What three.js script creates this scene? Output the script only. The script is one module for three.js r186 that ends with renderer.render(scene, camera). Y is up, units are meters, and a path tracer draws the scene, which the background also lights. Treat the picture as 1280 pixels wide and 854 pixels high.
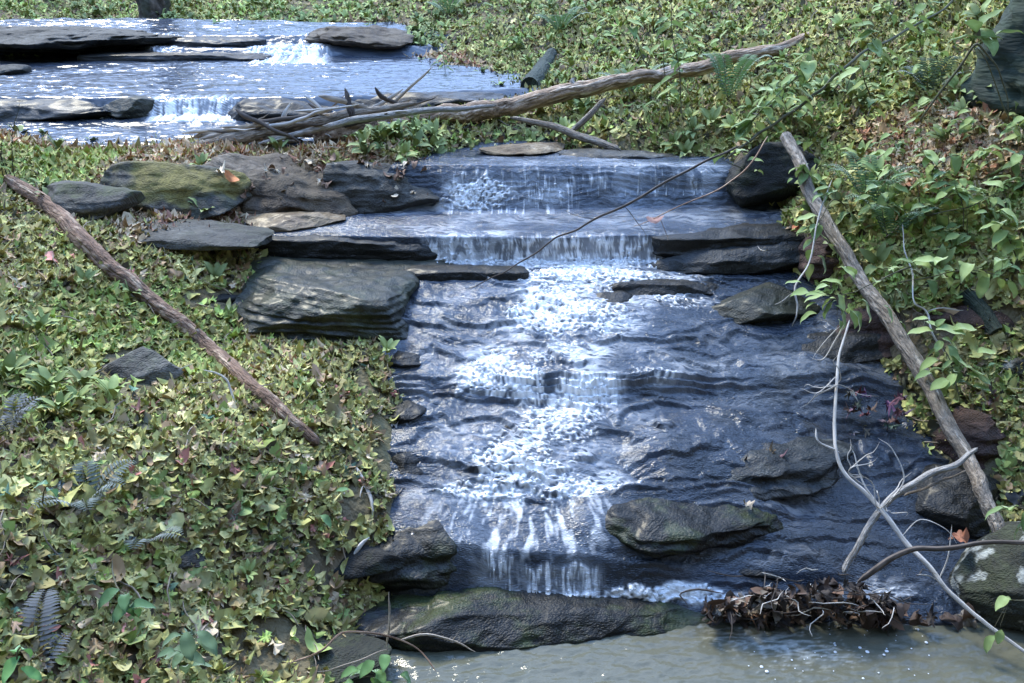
import * as THREE from 'three';
import { mergeGeometries, mergeVertices } from 'three/addons/utils/BufferGeometryUtils.js';

// ---------------------------------------------------------------- camera, sky, sun, exposure
const scene = new THREE.Scene();
const FOV = 42, PITCH = 23 * Math.PI / 180, EYE = 3.2;
const camera = new THREE.PerspectiveCamera(FOV, 1280 / 854, 0.1, 400);
camera.position.set(0, EYE, 0);
camera.rotation.set(-PITCH, 0, 0);

const SUN_DIR = new THREE.Vector3(-0.35, 0.80, -0.50).normalize();
const sun = new THREE.DirectionalLight(new THREE.Color(1.0, 0.93, 0.74), 2.4);
sun.position.copy(SUN_DIR).multiplyScalar(40).add(new THREE.Vector3(0, 0, -7));
sun.target.position.set(0, 1, -7); scene.add(sun.target);
sun.castShadow = true; sun.shadow.radius = 30; sun.shadow.mapSize.set(2048, 2048);
Object.assign(sun.shadow.camera, { left: -16, right: 16, top: 16, bottom: -16, near: 1, far: 90 });
scene.add(sun);

const renderer = new THREE.WebGLRenderer({ antialias: true });
renderer.setSize(1024, 683);
renderer.toneMapping = THREE.LinearToneMapping;
renderer.toneMappingExposure = 2.15;
renderer.shadowMap.enabled = true;
renderer.shadowMap.type = THREE.PCFSoftShadowMap;

// ---------------------------------------------------------------- noise and random
function rng(seed) { let s = seed >>> 0; return () => { s = (s + 0x6d2b79f5) | 0; let t = Math.imul(s ^ (s >>> 15), 1 | s); t = (t + Math.imul(t ^ (t >>> 7), 61 | t)) ^ t; return ((t ^ (t >>> 14)) >>> 0) / 4294967296; }; }
const PERM = new Uint8Array(512);
{ const r = rng(77), p = Array.from({ length: 256 }, (_, i) => i); for (let i = 255; i > 0; i--) { const j = Math.floor(r() * (i + 1)); [p[i], p[j]] = [p[j], p[i]]; } for (let i = 0; i < 512; i++) PERM[i] = p[i & 255]; }
function grad(h, x, y, z) { h &= 15; const u = h < 8 ? x : y, v = h < 4 ? y : h === 12 || h === 14 ? x : z; return ((h & 1) ? -u : u) + ((h & 2) ? -v : v); }
function noise(x, y, z) {
  const fx = Math.floor(x), fy = Math.floor(y), fz = Math.floor(z); const X = fx & 255, Y = fy & 255, Z = fz & 255; x -= fx; y -= fy; z -= fz;
  const u = x * x * x * (x * (x * 6 - 15) + 10), v = y * y * y * (y * (y * 6 - 15) + 10), w = z * z * z * (z * (z * 6 - 15) + 10);
  const A = PERM[X] + Y, AA = PERM[A] + Z, AB = PERM[A + 1] + Z, B = PERM[X + 1] + Y, BA = PERM[B] + Z, BB = PERM[B + 1] + Z;
  const L = (t, a, b) => a + t * (b - a);
  return L(w, L(v, L(u, grad(PERM[AA], x, y, z), grad(PERM[BA], x - 1, y, z)), L(u, grad(PERM[AB], x, y - 1, z), grad(PERM[BB], x - 1, y - 1, z))),
    L(v, L(u, grad(PERM[AA + 1], x, y, z - 1), grad(PERM[BA + 1], x - 1, y, z - 1)), L(u, grad(PERM[AB + 1], x, y - 1, z - 1), grad(PERM[BB + 1], x - 1, y - 1, z - 1))));
}
function fbm(x, y, z, o = 4) { let s = 0, a = 0.5, f = 1; for (let i = 0; i < o; i++) { s += a * noise(x * f, y * f, z * f); f *= 2.03; a *= 0.5; } return s; }
const ridge = (x, y, z, o = 3) => { let s = 0, a = 0.5, f = 1; for (let i = 0; i < o; i++) { s += a * (1 - 2 * Math.abs(noise(x * f, y * f, z * f))); f *= 2.1; a *= 0.5; } return s; };
const clamp = (x, a = 0, b = 1) => Math.min(b, Math.max(a, x)), sstep = (a, b, x) => { const t = clamp((x - a) / (b - a)); return t * t * (3 - 2 * t); };
const mix = (a, b, t) => a + (b - a) * t;
const mix3 = (a, b, t) => [mix(a[0], b[0], t), mix(a[1], b[1], t), mix(a[2], b[2], t)];

// ---------------------------------------------------------------- sky: even pale blue spring sky with thin cloud
{
  const W = 512, H = 256, data = new Float32Array(W * H * 4);
  for (let j = 0; j < H; j++) for (let i = 0; i < W; i++) {
    const el = ((j + 0.5) / H - 0.5) * Math.PI, az = ((i + 0.5) / W - 0.5) * Math.PI * 2, e = Math.max(0, Math.sin(el));
    const x = Math.cos(el) * Math.cos(az), z = Math.cos(el) * Math.sin(az), y = Math.sin(el);
    let c = mix3([0.72, 0.98, 1.48], [0.36, 0.70, 1.5], Math.pow(e, 0.6));
    const k = sstep(-0.05, 0.45, fbm(x * 2.2 + 5, y * 3.5, z * 2.2, 5) + 0.12) * sstep(-0.1, 0.2, y);
    c = mix3(c, [1.25, 1.42, 1.72], 0.45 * k);
    const o = (j * W + i) * 4; data[o] = c[0] * 1.35; data[o + 1] = c[1] * 1.35; data[o + 2] = c[2] * 1.35; data[o + 3] = 1;
  }
  const t = new THREE.DataTexture(data, W, H, THREE.RGBAFormat, THREE.FloatType);
  t.mapping = THREE.EquirectangularReflectionMapping; t.magFilter = THREE.LinearFilter; t.needsUpdate = true;
  scene.background = t; scene.environment = t;
}

// ---------------------------------------------------------------- survey: image bearings + distance along the valley -> place in metres
const F = 427 / Math.tan(FOV * Math.PI / 360), CP = Math.cos(PITCH), SP = Math.sin(PITCH);
function at(px, py, d) { const v = (427 - py) / F, t = d / (CP + v * SP); return new THREE.Vector3((px - 640) / F * t, EYE + t * (v * CP - SP), -d); }
function bearing(p) { const y = p.y - EYE, z = -p.z, c = y * CP + z * SP, t = z * CP - y * SP; return [640 + p.x / t * F, 427 - c / t * F, t]; }
const ppm = (py, d) => F * (CP + (427 - py) / F * SP) / d;           // image units per metre

// ---------------------------------------------------------------- stream bed control rows (front to back): [px, py, distance]
const CASCADE = [
  [[420, 815, 3.66], [700, 815, 3.66], [1000, 812, 3.66], [1260, 812, 3.66]],
  [[420, 775, 3.78], [700, 775, 3.78], [1000, 778, 3.74], [1260, 778, 3.74]],
  [[420, 745, 3.86], [600, 747, 3.84], [700, 747, 3.84], [860, 749, 3.86], [1000, 752, 3.86], [1260, 752, 3.86]],
  [[430, 700, 3.95], [560, 690, 3.97], [620, 688, 3.95], [720, 692, 3.94], [800, 705, 3.94], [900, 718, 3.95], [1100, 722, 3.98], [1260, 725, 4.0]],
  [[450, 625, 4.26], [600, 622, 4.28], [720, 625, 4.26], [800, 640, 4.24], [900, 655, 4.22], [1100, 665, 4.26], [1255, 670, 4.26]],
  [[455, 605, 4.34], [600, 600, 4.37], [720, 605, 4.36], [820, 612, 4.35], [900, 618, 4.36], [1100, 625, 4.42], [1250, 640, 4.42]],
  [[460, 580, 4.46], [620, 578, 4.47], [720, 575, 4.50], [820, 570, 4.56], [900, 575, 4.58], [1100, 580, 4.66], [1230, 590, 4.66]],
  [[465, 502, 5.0], [620, 505, 4.98], [720, 503, 4.98], [820, 495, 5.05], [900, 497, 5.06], [1050, 500, 5.10], [1190, 510, 5.08]],
  [[470, 480, 5.08], [620, 478, 5.06], [720, 470, 5.08], [820, 468, 5.12], [900, 475, 5.14], [1050, 478, 5.18], [1180, 490, 5.15]],
  [[475, 400, 5.62], [620, 400, 5.62], [720, 398, 5.62], [820, 402, 5.60], [900, 410, 5.58], [1050, 420, 5.55], [1140, 430, 5.5]],
  [[470, 362, 5.98], [620, 362, 5.98], [720, 362, 5.98], [820, 366, 5.95], [900, 370, 5.93], [1050, 375, 5.9], [1100, 378, 5.9]],
  [[440, 346, 6.11], [620, 348, 6.11], [720, 347, 6.11], [820, 350, 6.08], [1060, 352, 6.05]],
  [[380, 333, 6.26], [620, 335, 6.26], [720, 334, 6.27], [820, 334, 6.25], [1040, 338, 6.2]],
  [[300, 326, 6.33], [620, 327, 6.33], [720, 327, 6.33], [820, 326, 6.33], [1030, 326, 6.3]],
  [[290, 294, 6.38], [540, 296, 6.37], [700, 297, 6.36], [830, 293, 6.38], [1030, 284, 6.42]],
  [[290, 278, 6.62], [540, 279, 6.62], [700, 280, 6.62], [830, 277, 6.63], [1030, 270, 6.65]],
  [[330, 264, 6.87], [540, 264, 6.88], [700, 262, 6.90], [830, 258, 6.92], [1030, 256, 6.92]],
  [[440, 240, 6.97], [540, 238, 6.98], [700, 238, 6.98], [830, 236, 7.0], [1000, 238, 6.98]],
  [[480, 222, 7.02], [560, 218, 7.03], [700, 217, 7.04], [830, 220, 7.03], [960, 222, 7.02]],
  [[490, 206, 7.07], [560, 206, 7.08], [700, 207, 7.08], [830, 207, 7.08], [950, 208, 7.08]],
  [[500, 195, 7.42], [700, 196, 7.42], [830, 197, 7.4], [950, 199, 7.4]],
  [[510, 187, 7.72], [700, 188, 7.72], [830, 190, 7.7], [950, 192, 7.7]],
];
const UPPER = [
  [[-60, 205, 7.35], [150, 205, 7.35], [330, 205, 7.4], [700, 205, 7.4]],
  [[-60, 182, 7.8], [150, 183, 7.78], [330, 183, 7.78], [700, 178, 7.9]],
  [[-60, 152, 8.55], [150, 152, 8.55], [300, 152, 8.55], [450, 150, 8.5], [700, 148, 8.6]],
  [[-60, 146, 8.66], [150, 147, 8.66], [300, 147, 8.66], [450, 142, 8.66], [700, 140, 8.7]],
  [[-60, 122, 8.78], [150, 124, 8.78], [300, 124, 8.78], [450, 122, 8.8], [560, 116, 8.9], [680, 112, 9.0]],
  [[-60, 100, 9.95], [150, 100, 9.95], [300, 100, 9.95], [450, 98, 10.0], [680, 98, 10.0]],
  [[-60, 84, 11.0], [150, 80, 11.25], [300, 78, 11.4], [450, 74, 11.6], [680, 80, 11.4]],
  [[-60, 66, 12.5], [150, 70, 12.2], [210, 74, 11.6], [300, 75, 11.55], [450, 72, 11.7], [680, 74, 11.8]],
  [[-60, 52, 12.6], [150, 56, 12.35], [210, 62, 11.75], [300, 62, 11.72], [450, 58, 11.85], [680, 60, 12.0]],
  [[-60, 48, 12.7], [150, 52, 12.6], [210, 58, 12.1], [300, 58, 12.15], [450, 55, 12.2], [680, 56, 12.3]],
  [[-60, 40, 12.9], [150, 44, 12.7], [210, 46, 12.27], [300, 46, 12.28], [450, 44, 12.35], [680, 46, 12.4]],
  [[-60, 30, 13.4], [150, 28, 13.6], [300, 30, 13.5], [450, 34, 13.2], [680, 30, 13.4]],
  [[-60, 26, 13.7], [150, 24, 13.9], [300, 26, 13.8], [450, 30, 13.5], [680, 27, 13.6]],
];
function rowAt(row, s) {
  const px = mix(row[0][0], row[row.length - 1][0], s);
  for (let i = 0; i < row.length - 1; i++) if (px <= row[i + 1][0] || i === row.length - 2) {
    let t = (px - row[i][0]) / (row[i + 1][0] - row[i][0]); t = t * t * (3 - 2 * t);
    return [px, mix(row[i][1], row[i + 1][1], t), mix(row[i][2], row[i + 1][2], t)];
  }
}

// ---------------------------------------------------------------- ground: thin-plate surface through surveyed points
const GP = [];   // x, d, h
function gp(px, py, d, dy = 0) { const p = at(px, py, d); GP.push([p.x, d, p.y + dy]); }
// left bank
for (const a of [[0, 854, 2.6], [250, 854, 2.95], [420, 854, 3.2], [0, 700, 3.0], [200, 700, 3.4], [100, 820, 2.85], [300, 750, 3.4], [425, 715, 3.8], [350, 800, 3.32],
  [0, 600, 3.4], [250, 600, 3.8], [420, 600, 4.2], [478, 655, 4.05], [490, 590, 4.38], [0, 450, 4.3], [200, 450, 4.9], [400, 450, 5.3], [488, 520, 4.85], [480, 440, 5.35],
  [0, 300, 5.5], [150, 300, 5.9], [300, 325, 6.1], [330, 400, 5.7], [0, 220, 6.5], [130, 240, 6.6], [0, 172, 7.5], [110, 185, 7.6], [230, 188, 7.6], [200, 270, 6.4], [310, 275, 6.72],
  [400, 205, 7.15], [520, 196, 7.3], [420, 190, 7.6], [560, 172, 7.8],
  // behind the falls and hillside
  [640, 168, 7.95], [780, 180, 7.7], [880, 188, 7.5], [640, 140, 8.4], [640, 100, 10.0], [640, 40, 12.0], [640, 0, 13.3], [800, 150, 8.1], [800, 50, 10.5], [800, 0, 12.0],
  [520, 28, 13.3], [520, 0, 14.2], [300, 18, 14.2], [300, 0, 15.2], [0, 18, 14.2], [0, 0, 15.2], [-150, 60, 11.5], [-150, 120, 9], [-150, 20, 13.6],
  // right bank
  [925, 195, 7.15], [960, 160, 7.25], [1012, 250, 6.45], [1045, 310, 6.05], [1075, 360, 5.8], [1125, 420, 5.4], [1170, 500, 5.0], [1225, 580, 4.6], [1262, 640, 4.35], [1300, 720, 4.0],
  [1280, 500, 4.9], [1200, 400, 5.45], [1280, 300, 5.6], [1280, 100, 6.6], [1280, 0, 7.4], [1100, 200, 6.7], [1100, 100, 7.6], [1100, 0, 9.0], [950, 100, 8.6], [950, 0, 10.5], [1450, 300, 5.4], [1450, 500, 4.6], [1400, 700, 3.9], [1500, 60, 7.0],
]) gp(...a);
// stream floor, kept under the rock bed
for (const R of [CASCADE, UPPER]) for (let i = 0; i < R.length; i += (R === CASCADE ? 2 : 3)) for (const s of [0.12, 0.37, 0.63, 0.88]) { const a = rowAt(R[i], s); if (R === UPPER && (s > 0.8 || (i < 1))) continue; gp(a[0], a[1], a[2], R === UPPER ? -0.22 : -0.3); }
// pool floor
for (const [x, d] of [[0, 3.2], [1, 3.2], [2, 3.2], [0.2, 2], [1.4, 2], [0.2, 0], [2, 0]]) GP.push([x, d, -0.5]);
GP.push([-2.2, 1.6, 0.8], [-1, 1.6, 0.1], [-3.5, 3, 1.5], [-4.5, 5, 2.1], [-5, 7, 2.3], [-7, 10, 2.6], [3.4, 3.2, 0.25], [4.2, 3.5, 0.9], [4.5, 5, 1.9], [6, 7, 3.2], [7, 9, 4.0], [7, 12, 4.6], [4, 14, 4.2], [0, 18, 4.0], [-5, 18, 3.9], [-9, 14, 3.4], [3.2, 1, 0.6], [-3, 0, 1.0]);
const TPS = (() => {
  const n = GP.length, N = n + 3, A = Array.from({ length: N }, () => new Float64Array(N + 1)), U = (r2) => r2 > 1e-9 ? r2 * Math.log(r2) : 0;
  for (let i = 0; i < n; i++) { for (let j = 0; j < n; j++) A[i][j] = U((GP[i][0] - GP[j][0]) ** 2 + (GP[i][1] - GP[j][1]) ** 2) + (i === j ? 0.02 : 0); A[i][n] = A[n][i] = 1; A[i][n + 1] = A[n + 1][i] = GP[i][0]; A[i][n + 2] = A[n + 2][i] = GP[i][1]; A[i][N] = GP[i][2]; }
  for (let c = 0; c < N; c++) { let p = c; for (let r = c + 1; r < N; r++) if (Math.abs(A[r][c]) > Math.abs(A[p][c])) p = r; [A[c], A[p]] = [A[p], A[c]]; for (let r = 0; r < N; r++) if (r !== c) { const k = A[r][c] / A[c][c]; if (k) for (let q = c; q <= N; q++) A[r][q] -= k * A[c][q]; } }
  return A.map((r, i) => r[N] / r[i]);
})();
function tps(x, d) {
  const n = GP.length; let s = TPS[n] + TPS[n + 1] * x + TPS[n + 2] * d;
  for (let i = 0; i < n; i++) { const r2 = (x - GP[i][0]) ** 2 + (d - GP[i][1]) ** 2; if (r2 > 1e-9) s += TPS[i] * r2 * Math.log(r2); }
  return s;
}
// cached on a grid, with gentle slopes beyond the surveyed patch
const GX0 = -8, GX1 = 8, GD0 = -1, GD1 = 18, GS = 0.06, GNX = Math.round((GX1 - GX0) / GS) + 1, GND = Math.round((GD1 - GD0) / GS) + 1;
const GH = new Float32Array(GNX * GND);
for (let j = 0; j < GND; j++) for (let i = 0; i < GNX; i++) { const x = GX0 + i * GS, d = GD0 + j * GS; GH[j * GNX + i] = tps(x, d) + 0.10 * fbm(x * 1.1, d * 1.1, 3.3, 3) + 0.035 * fbm(x * 5, d * 5, 8.1, 3); }
function ground(x, d) {
  const cx = clamp(x, GX0, GX1 - 1e-6), cd = clamp(d, GD0, GD1 - 1e-6), u = (cx - GX0) / GS, v = (cd - GD0) / GS, i = Math.min(GNX - 2, Math.floor(u)), j = Math.min(GND - 2, Math.floor(v)), a = u - i, b = v - j;
  let h = mix(mix(GH[j * GNX + i], GH[j * GNX + i + 1], a), mix(GH[(j + 1) * GNX + i], GH[(j + 1) * GNX + i + 1], a), b);
  const ox = Math.abs(x - cx), od = d - cd;
  if (ox > 0.001) h += ox * 0.5 * Math.min(1, 40 / (ox + 20));
  if (od > 0.001) h += Math.min(od, 60) * 0.24;
  if (od < -0.001) h += Math.min(-od - 0.001, 24) * 0.62;
  return h;
}
function gnormal(x, d) { const e = 0.08; return new THREE.Vector3(-(ground(x + e, d) - ground(x - e, d)) / (2 * e), 1, (ground(x, d + e) - ground(x, d - e)) / (2 * e)).normalize(); }
// where a line of sight meets the ground
function hit(px, py, lift = 0) { let d = 2.0; for (; d < 40; d += 0.02) { const p = at(px, py, d); if (p.y <= ground(p.x, d) + lift) return p; } return at(px, py, 14); }

// ---------------------------------------------------------------- object helpers
const taken = new Map();
function numbered(name) { const n = taken.get(name) ?? 0; taken.set(name, n + 1); return n ? `${name}_${String(n).padStart(3, '0')}` : name; }
function shade(o) { o.castShadow = o.receiveShadow = true; return o; }
function mesh(name, g, m, parent) { const o = shade(new THREE.Mesh(g, m)); o.name = name; parent.add(o); return o; }
function tag(o, label, category, group, kind) { o.userData.label = label; o.userData.category = category; if (!kind) o.userData.kind = 'thing'; if (group) o.userData.group = group; if (kind) o.userData.kind = kind; return o; }
function thing(name, g, m, label, category, group, kind) { const o = shade(new THREE.Mesh(g, m)); o.name = numbered(name); scene.add(o); return tag(o, label, category, group, kind); }
function groupThing(name, pos, label, category, group) { const o = new THREE.Group(); o.name = numbered(name); if (pos) o.position.copy(pos); scene.add(o); return tag(o, label, category, group); }
// move a geometry's origin to its base so that the object stands at a real place
function rooted(g, base) { g.translate(-base.x, -base.y, -base.z); return g; }
function geom(pos, idx, col, uv) { const g = new THREE.BufferGeometry(); g.setAttribute('position', new THREE.BufferAttribute(pos instanceof Float32Array ? pos : new Float32Array(pos), 3)); if (col) g.setAttribute('color', new THREE.BufferAttribute(col instanceof Float32Array ? col : new Float32Array(col), 3)); if (uv) g.setAttribute('uv', new THREE.BufferAttribute(uv instanceof Float32Array ? uv : new Float32Array(uv), 2)); g.setIndex(idx instanceof Uint32Array ? new THREE.BufferAttribute(idx, 1) : idx); g.computeVertexNormals(); return g; }
function gridIndex(nx, ny, flip) { const I = new Uint32Array((nx - 1) * (ny - 1) * 6); let k = 0; for (let j = 0; j < ny - 1; j++) for (let i = 0; i < nx - 1; i++) { const a = j * nx + i, b = a + 1, c = a + nx, d = c + 1; if (flip) I.set([a, c, b, b, c, d], k); else I.set([a, b, c, b, d, c], k); k += 6; } return I; }

// ---------------------------------------------------------------- fine relief textures (bump only)
function bumpTex(f, N = 512, rep = 1) { const data = new Uint8Array(N * N * 4); for (let j = 0; j < N; j++) for (let i = 0; i < N; i++) { const v = clamp(f(i / N, j / N) * 0.5 + 0.5) * 255; const o = (j * N + i) * 4; data[o] = data[o + 1] = data[o + 2] = v; data[o + 3] = 255; } const t = new THREE.DataTexture(data, N, N); t.wrapS = t.wrapT = THREE.MirroredRepeatWrapping; t.magFilter = THREE.LinearFilter; t.repeat.set(rep, rep); t.needsUpdate = true; return t; }
const stoneBump = bumpTex((u, v) => 1.1 * fbm(u * 34, v * 34, 1.5, 3) + 1.3 * fbm(u * 110, v * 110, 7.5, 3), 640, 1.0);
const barkBump = bumpTex((u, v) => 1.0 * ridge(u * 34, v * 9, 4.5, 4) - 0.3 + 0.8 * fbm(u * 60, v * 40, 3.5, 3), 512, 1);
const rippleBump = bumpTex((u, v) => 1.0 * fbm(u * 26, v * 44, 9.5, 3) + 1.1 * fbm(u * 70, v * 120, 19.5, 3), 768, 1.0);
const soilBump = bumpTex((u, v) => 1.5 * fbm(u * 30, v * 30, 2.5, 5), 512, 0.8);
function grainTex(f, N = 640) { const data = new Uint8Array(N * N * 4); for (let j = 0; j < N; j++) for (let i = 0; i < N; i++) { const v = clamp(f(i / N, j / N)) * 255, o = (j * N + i) * 4; data[o] = data[o + 1] = data[o + 2] = v; data[o + 3] = 255; } const t = new THREE.DataTexture(data, N, N); t.wrapS = t.wrapT = THREE.MirroredRepeatWrapping; t.magFilter = THREE.LinearFilter; t.needsUpdate = true; return t; }
const stoneGrain = grainTex((u, v) => 0.68 + 0.55 * fbm(u * 70, v * 70, 3.3, 4) + 0.5 * fbm(u * 16, v * 16, 9.3, 3));
const barkGrain = grainTex((u, v) => 0.66 + 0.5 * ridge(u * 30, v * 9, 14.5, 4) * 0.8 - 0.1 + 0.5 * fbm(u * 50, v * 30, 6.5, 4));
const M = {
  water: new THREE.MeshPhysicalMaterial({ vertexColors: true, roughness: 0.08, ior: 1.5, bumpMap: rippleBump, bumpScale: 0.006 }),
  sheet: new THREE.MeshPhysicalMaterial({ vertexColors: true, roughness: 0.14, ior: 1.45, bumpMap: rippleBump, bumpScale: 0.0015 }),
  pool: new THREE.MeshPhysicalMaterial({ vertexColors: true, roughness: 0.05, ior: 1.38, bumpMap: rippleBump, bumpScale: 0.0016 }),
  foam: new THREE.MeshPhysicalMaterial({ color: new THREE.Color().setRGB(0.80, 0.85, 0.9), roughness: 0.25, transmission: 0.25, thickness: 0 }),
  rock: new THREE.MeshPhysicalMaterial({ vertexColors: true, map: stoneGrain, roughness: 0.8, bumpMap: stoneBump, bumpScale: 0.01 }),
  wetRock: new THREE.MeshPhysicalMaterial({ vertexColors: true, map: stoneGrain, roughness: 0.5, specularIntensity: 0.6, bumpMap: stoneBump, bumpScale: 0.009, clearcoat: 0.15, clearcoatRoughness: 0.25 }),
  bark: new THREE.MeshStandardMaterial({ vertexColors: true, map: barkGrain, roughness: 0.85, bumpMap: barkBump, bumpScale: 0.022 }),
  soil: new THREE.MeshStandardMaterial({ vertexColors: true, roughness: 0.95, bumpMap: soilBump, bumpScale: 0.03 }),
  litter: new THREE.MeshStandardMaterial({ vertexColors: true, roughness: 0.85, side: THREE.DoubleSide }),
  wetLeaf: new THREE.MeshStandardMaterial({ roughness: 0.3, side: THREE.DoubleSide }),
  twig: new THREE.MeshStandardMaterial({ vertexColors: true, roughness: 0.75 }),
};
const leafMats = new Map();
function leafMat(r, g, b, live) { const k = [r, g, b, live].join(); if (!leafMats.has(k)) leafMats.set(k, new THREE.MeshPhysicalMaterial({ color: new THREE.Color().setRGB(r, g, b), roughness: live ? 0.45 : 0.75, vertexColors: true, side: THREE.DoubleSide, ...(live ? { transmission: 0.35, thickness: 0, roughness: 0.95 } : {}) })); return leafMats.get(k); }

// ================================================================ STRUCTURE: ground
{
  const xs = [], ds = [];
  for (let x = -70; x < -8; x += (x < -20 ? 4 : 1)) xs.push(x); for (let x = -8; x < 8; x += 0.06) xs.push(x); for (let x = 8; x <= 70; x += (x > 20 ? 4 : 1)) xs.push(x);
  for (let d = -20; d < -1; d += 1.5) ds.push(d); for (let d = -1; d < 18; d += 0.06) ds.push(d); for (let d = 18; d <= 110; d += (d > 30 ? 4 : 1)) ds.push(d);
  const nx = xs.length, nd = ds.length, pos = new Float32Array(nx * nd * 3), col = new Float32Array(nx * nd * 3), uv = new Float32Array(nx * nd * 2);
  for (let j = 0; j < nd; j++) for (let i = 0; i < nx; i++) {
    const o = j * nx + i, x = xs[i], d = ds[j]; pos.set([x, ground(x, d), -d], o * 3);
    const n = fbm(x * 3, d * 3, 1, 4), m = fbm(x * 0.7, d * 0.7, 4, 3);
    let c = mix3([0.085, 0.066, 0.042], [0.16, 0.115, 0.075], clamp(0.5 + 1.2 * n)); c = mix3(c, [0.15, 0.145, 0.06], clamp(0.4 + 1.5 * m) * 0.6);
    col.set(c, o * 3); uv.set([x, d], o * 2);
  }
  const g = geom(pos, gridIndex(nx, nd, false), col, uv);
  const o = mesh('ground', g, M.soil, scene); o.userData = { kind: 'structure', label: 'dark brown soil of the wooded stream banks under leaf litter', category: 'ground' };
}
const groundObject = scene.getObjectByName('ground');

// ================================================================ STRUCTURE: running water over the rock bed
const ell = (px, py, a) => { const k = ((px - a[0]) / a[2]) ** 2 + ((py - a[1]) / a[3]) ** 2; return k < 1 ? (1 - k * k) * a[4] : 0; };
// white water, plus sun sparkle painted white on the upper fall: [px, py, rx, ry, strength]
const FOAM_SPARKLE = [
  [715, 440, 55, 30, 0.55], [700, 525, 75, 34, 0.8], [640, 575, 80, 30, 0.8], [620, 470, 60, 30, 0.85], [745, 400, 70, 28, 0.75], [690, 610, 130, 14, 0.75],
  [600, 244, 62, 24, 0.95], [560, 250, 40, 18, 0.6], [680, 235, 60, 25, 0.3], [850, 215, 80, 12, 0.25],  // left patches paint the sun sparkle as white
  [590, 300, 60, 20, 0.45], [580, 324, 70, 12, 0.75], [720, 328, 130, 10, 0.85], [740, 345, 110, 14, 1.0], [680, 344, 60, 12, 0.8], [600, 342, 90, 6, 0.5], [860, 330, 60, 7, 0.5],
  [760, 362, 60, 10, 0.7], [860, 348, 60, 6, 0.5], [840, 378, 70, 9, 0.6],
  [690, 372, 50, 22, 0.9], [700, 395, 85, 30, 0.95], [740, 415, 60, 24, 0.55], [650, 405, 40, 20, 0.5],
  [650, 450, 75, 22, 0.6], [630, 480, 75, 26, 0.85], [735, 485, 45, 22, 1.15], [690, 500, 100, 12, 0.8], [815, 470, 50, 14, 0.6], [880, 465, 40, 10, 0.4],
  [710, 520, 60, 26, 0.7], [690, 545, 60, 26, 0.65], [640, 560, 60, 20, 0.55], [720, 565, 30, 20, 0.5],
  [650, 590, 85, 26, 0.9], [620, 615, 80, 16, 0.9], [700, 618, 100, 12, 0.75], [570, 622, 40, 8, 0.9], [770, 612, 50, 10, 0.6],
  [660, 640, 110, 16, 0.5], [770, 590, 30, 20, 0.45],
  [830, 742, 85, 12, 1.25], [900, 750, 60, 12, 1.0], [760, 746, 40, 8, 0.8], [700, 745, 100, 8, 0.7],
  [1120, 740, 110, 22, 0.45], [1000, 640, 60, 8, 0.3], [960, 700, 90, 10, 0.3],
  [250, 150, 60, 8, 0.8], [110, 148, 50, 6, 0.4], [360, 68, 60, 8, 0.7], [200, 58, 40, 8, 0.4], [130, 140, 20, 14, 0.6], [180, 158, 80, 8, 0.4],
];
// falling threads: [px0, px1, py0, py1, strength]
const FALLS = [[532, 660, 296, 330, 0.75], [650, 836, 294, 330, 0.95], [606, 640, 690, 747, 0.6], [652, 748, 704, 747, 0.8], [560, 720, 212, 262, 0.35], [720, 900, 206, 240, 0.12], [700, 775, 468, 503, 1.0], [185, 296, 122, 150, 1.0], [310, 408, 58, 76, 1.0], [380, 410, 44, 60, 0.8], [190, 225, 44, 62, 0.8], [830, 880, 294, 326, 0.35]];
function loft(rows, cols, step, look) {
  const ts = [];
  for (let r = 0; r < rows.length - 1; r++) {
    const A = rowAt(rows[r], 0.5), B = rowAt(rows[r + 1], 0.5), n = Math.max(4, Math.round(at(...A).distanceTo(at(...B)) / step));
    for (let k = 0; k < n; k++) ts.push([r, k / n]);
  }
  ts.push([rows.length - 2, 1]);
  const ny = ts.length, S = new Float32Array(cols * ny * 3);
  for (let i = 0; i < cols; i++) {
    const s = i / (cols - 1), R = rows.map((r) => rowAt(r, s));
    for (let j = 0; j < ny; j++) { const [r, t] = ts[j], a = R[r], b = R[r + 1], o = (j * cols + i) * 3; S[o] = mix(a[0], b[0], t); S[o + 1] = mix(a[1], b[1], t); S[o + 2] = mix(a[2], b[2], t); }
  }
  const pos = new Float32Array(cols * ny * 3), col = new Float32Array(cols * ny * 3), uv = new Float32Array(cols * ny * 2);
  for (let i = 0; i < cols * ny; i++) { const p = at(S[i * 3], S[i * 3 + 1], S[i * 3 + 2]); pos.set([p.x, p.y, p.z], i * 3); }
  // soften the creases a little along the flow
  for (let pass = 0; pass < look.soft; pass++) { const q = pos.slice(); for (let j = 1; j < ny - 1; j++) for (let i = 0; i < cols; i++) for (let c = 1; c < 3; c++) { const o = (j * cols + i) * 3 + c; pos[o] = 0.5 * q[o] + 0.25 * (q[o - cols * 3] + q[o + cols * 3]); } }
  let g = geom(pos, gridIndex(cols, ny, false)); const nor = g.attributes.normal.array.slice();
  for (let i = 0; i < cols * ny; i++) {
    const x = pos[i * 3], y = pos[i * 3 + 1], z = pos[i * 3 + 2], n = [nor[i * 3], nor[i * 3 + 1], nor[i * 3 + 2]], r = look.f(S[i * 3], S[i * 3 + 1], x, y, -z, n);
    pos[i * 3] += n[0] * r.h; pos[i * 3 + 1] += n[1] * r.h + (r.dy ?? 0); pos[i * 3 + 2] += n[2] * r.h;
    col.set(r.c, i * 3); uv.set([x * 1.2, (y - z) * 1.2], i * 2);
  }
  return geom(pos, gridIndex(cols, ny, false), col, uv);
}
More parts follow.
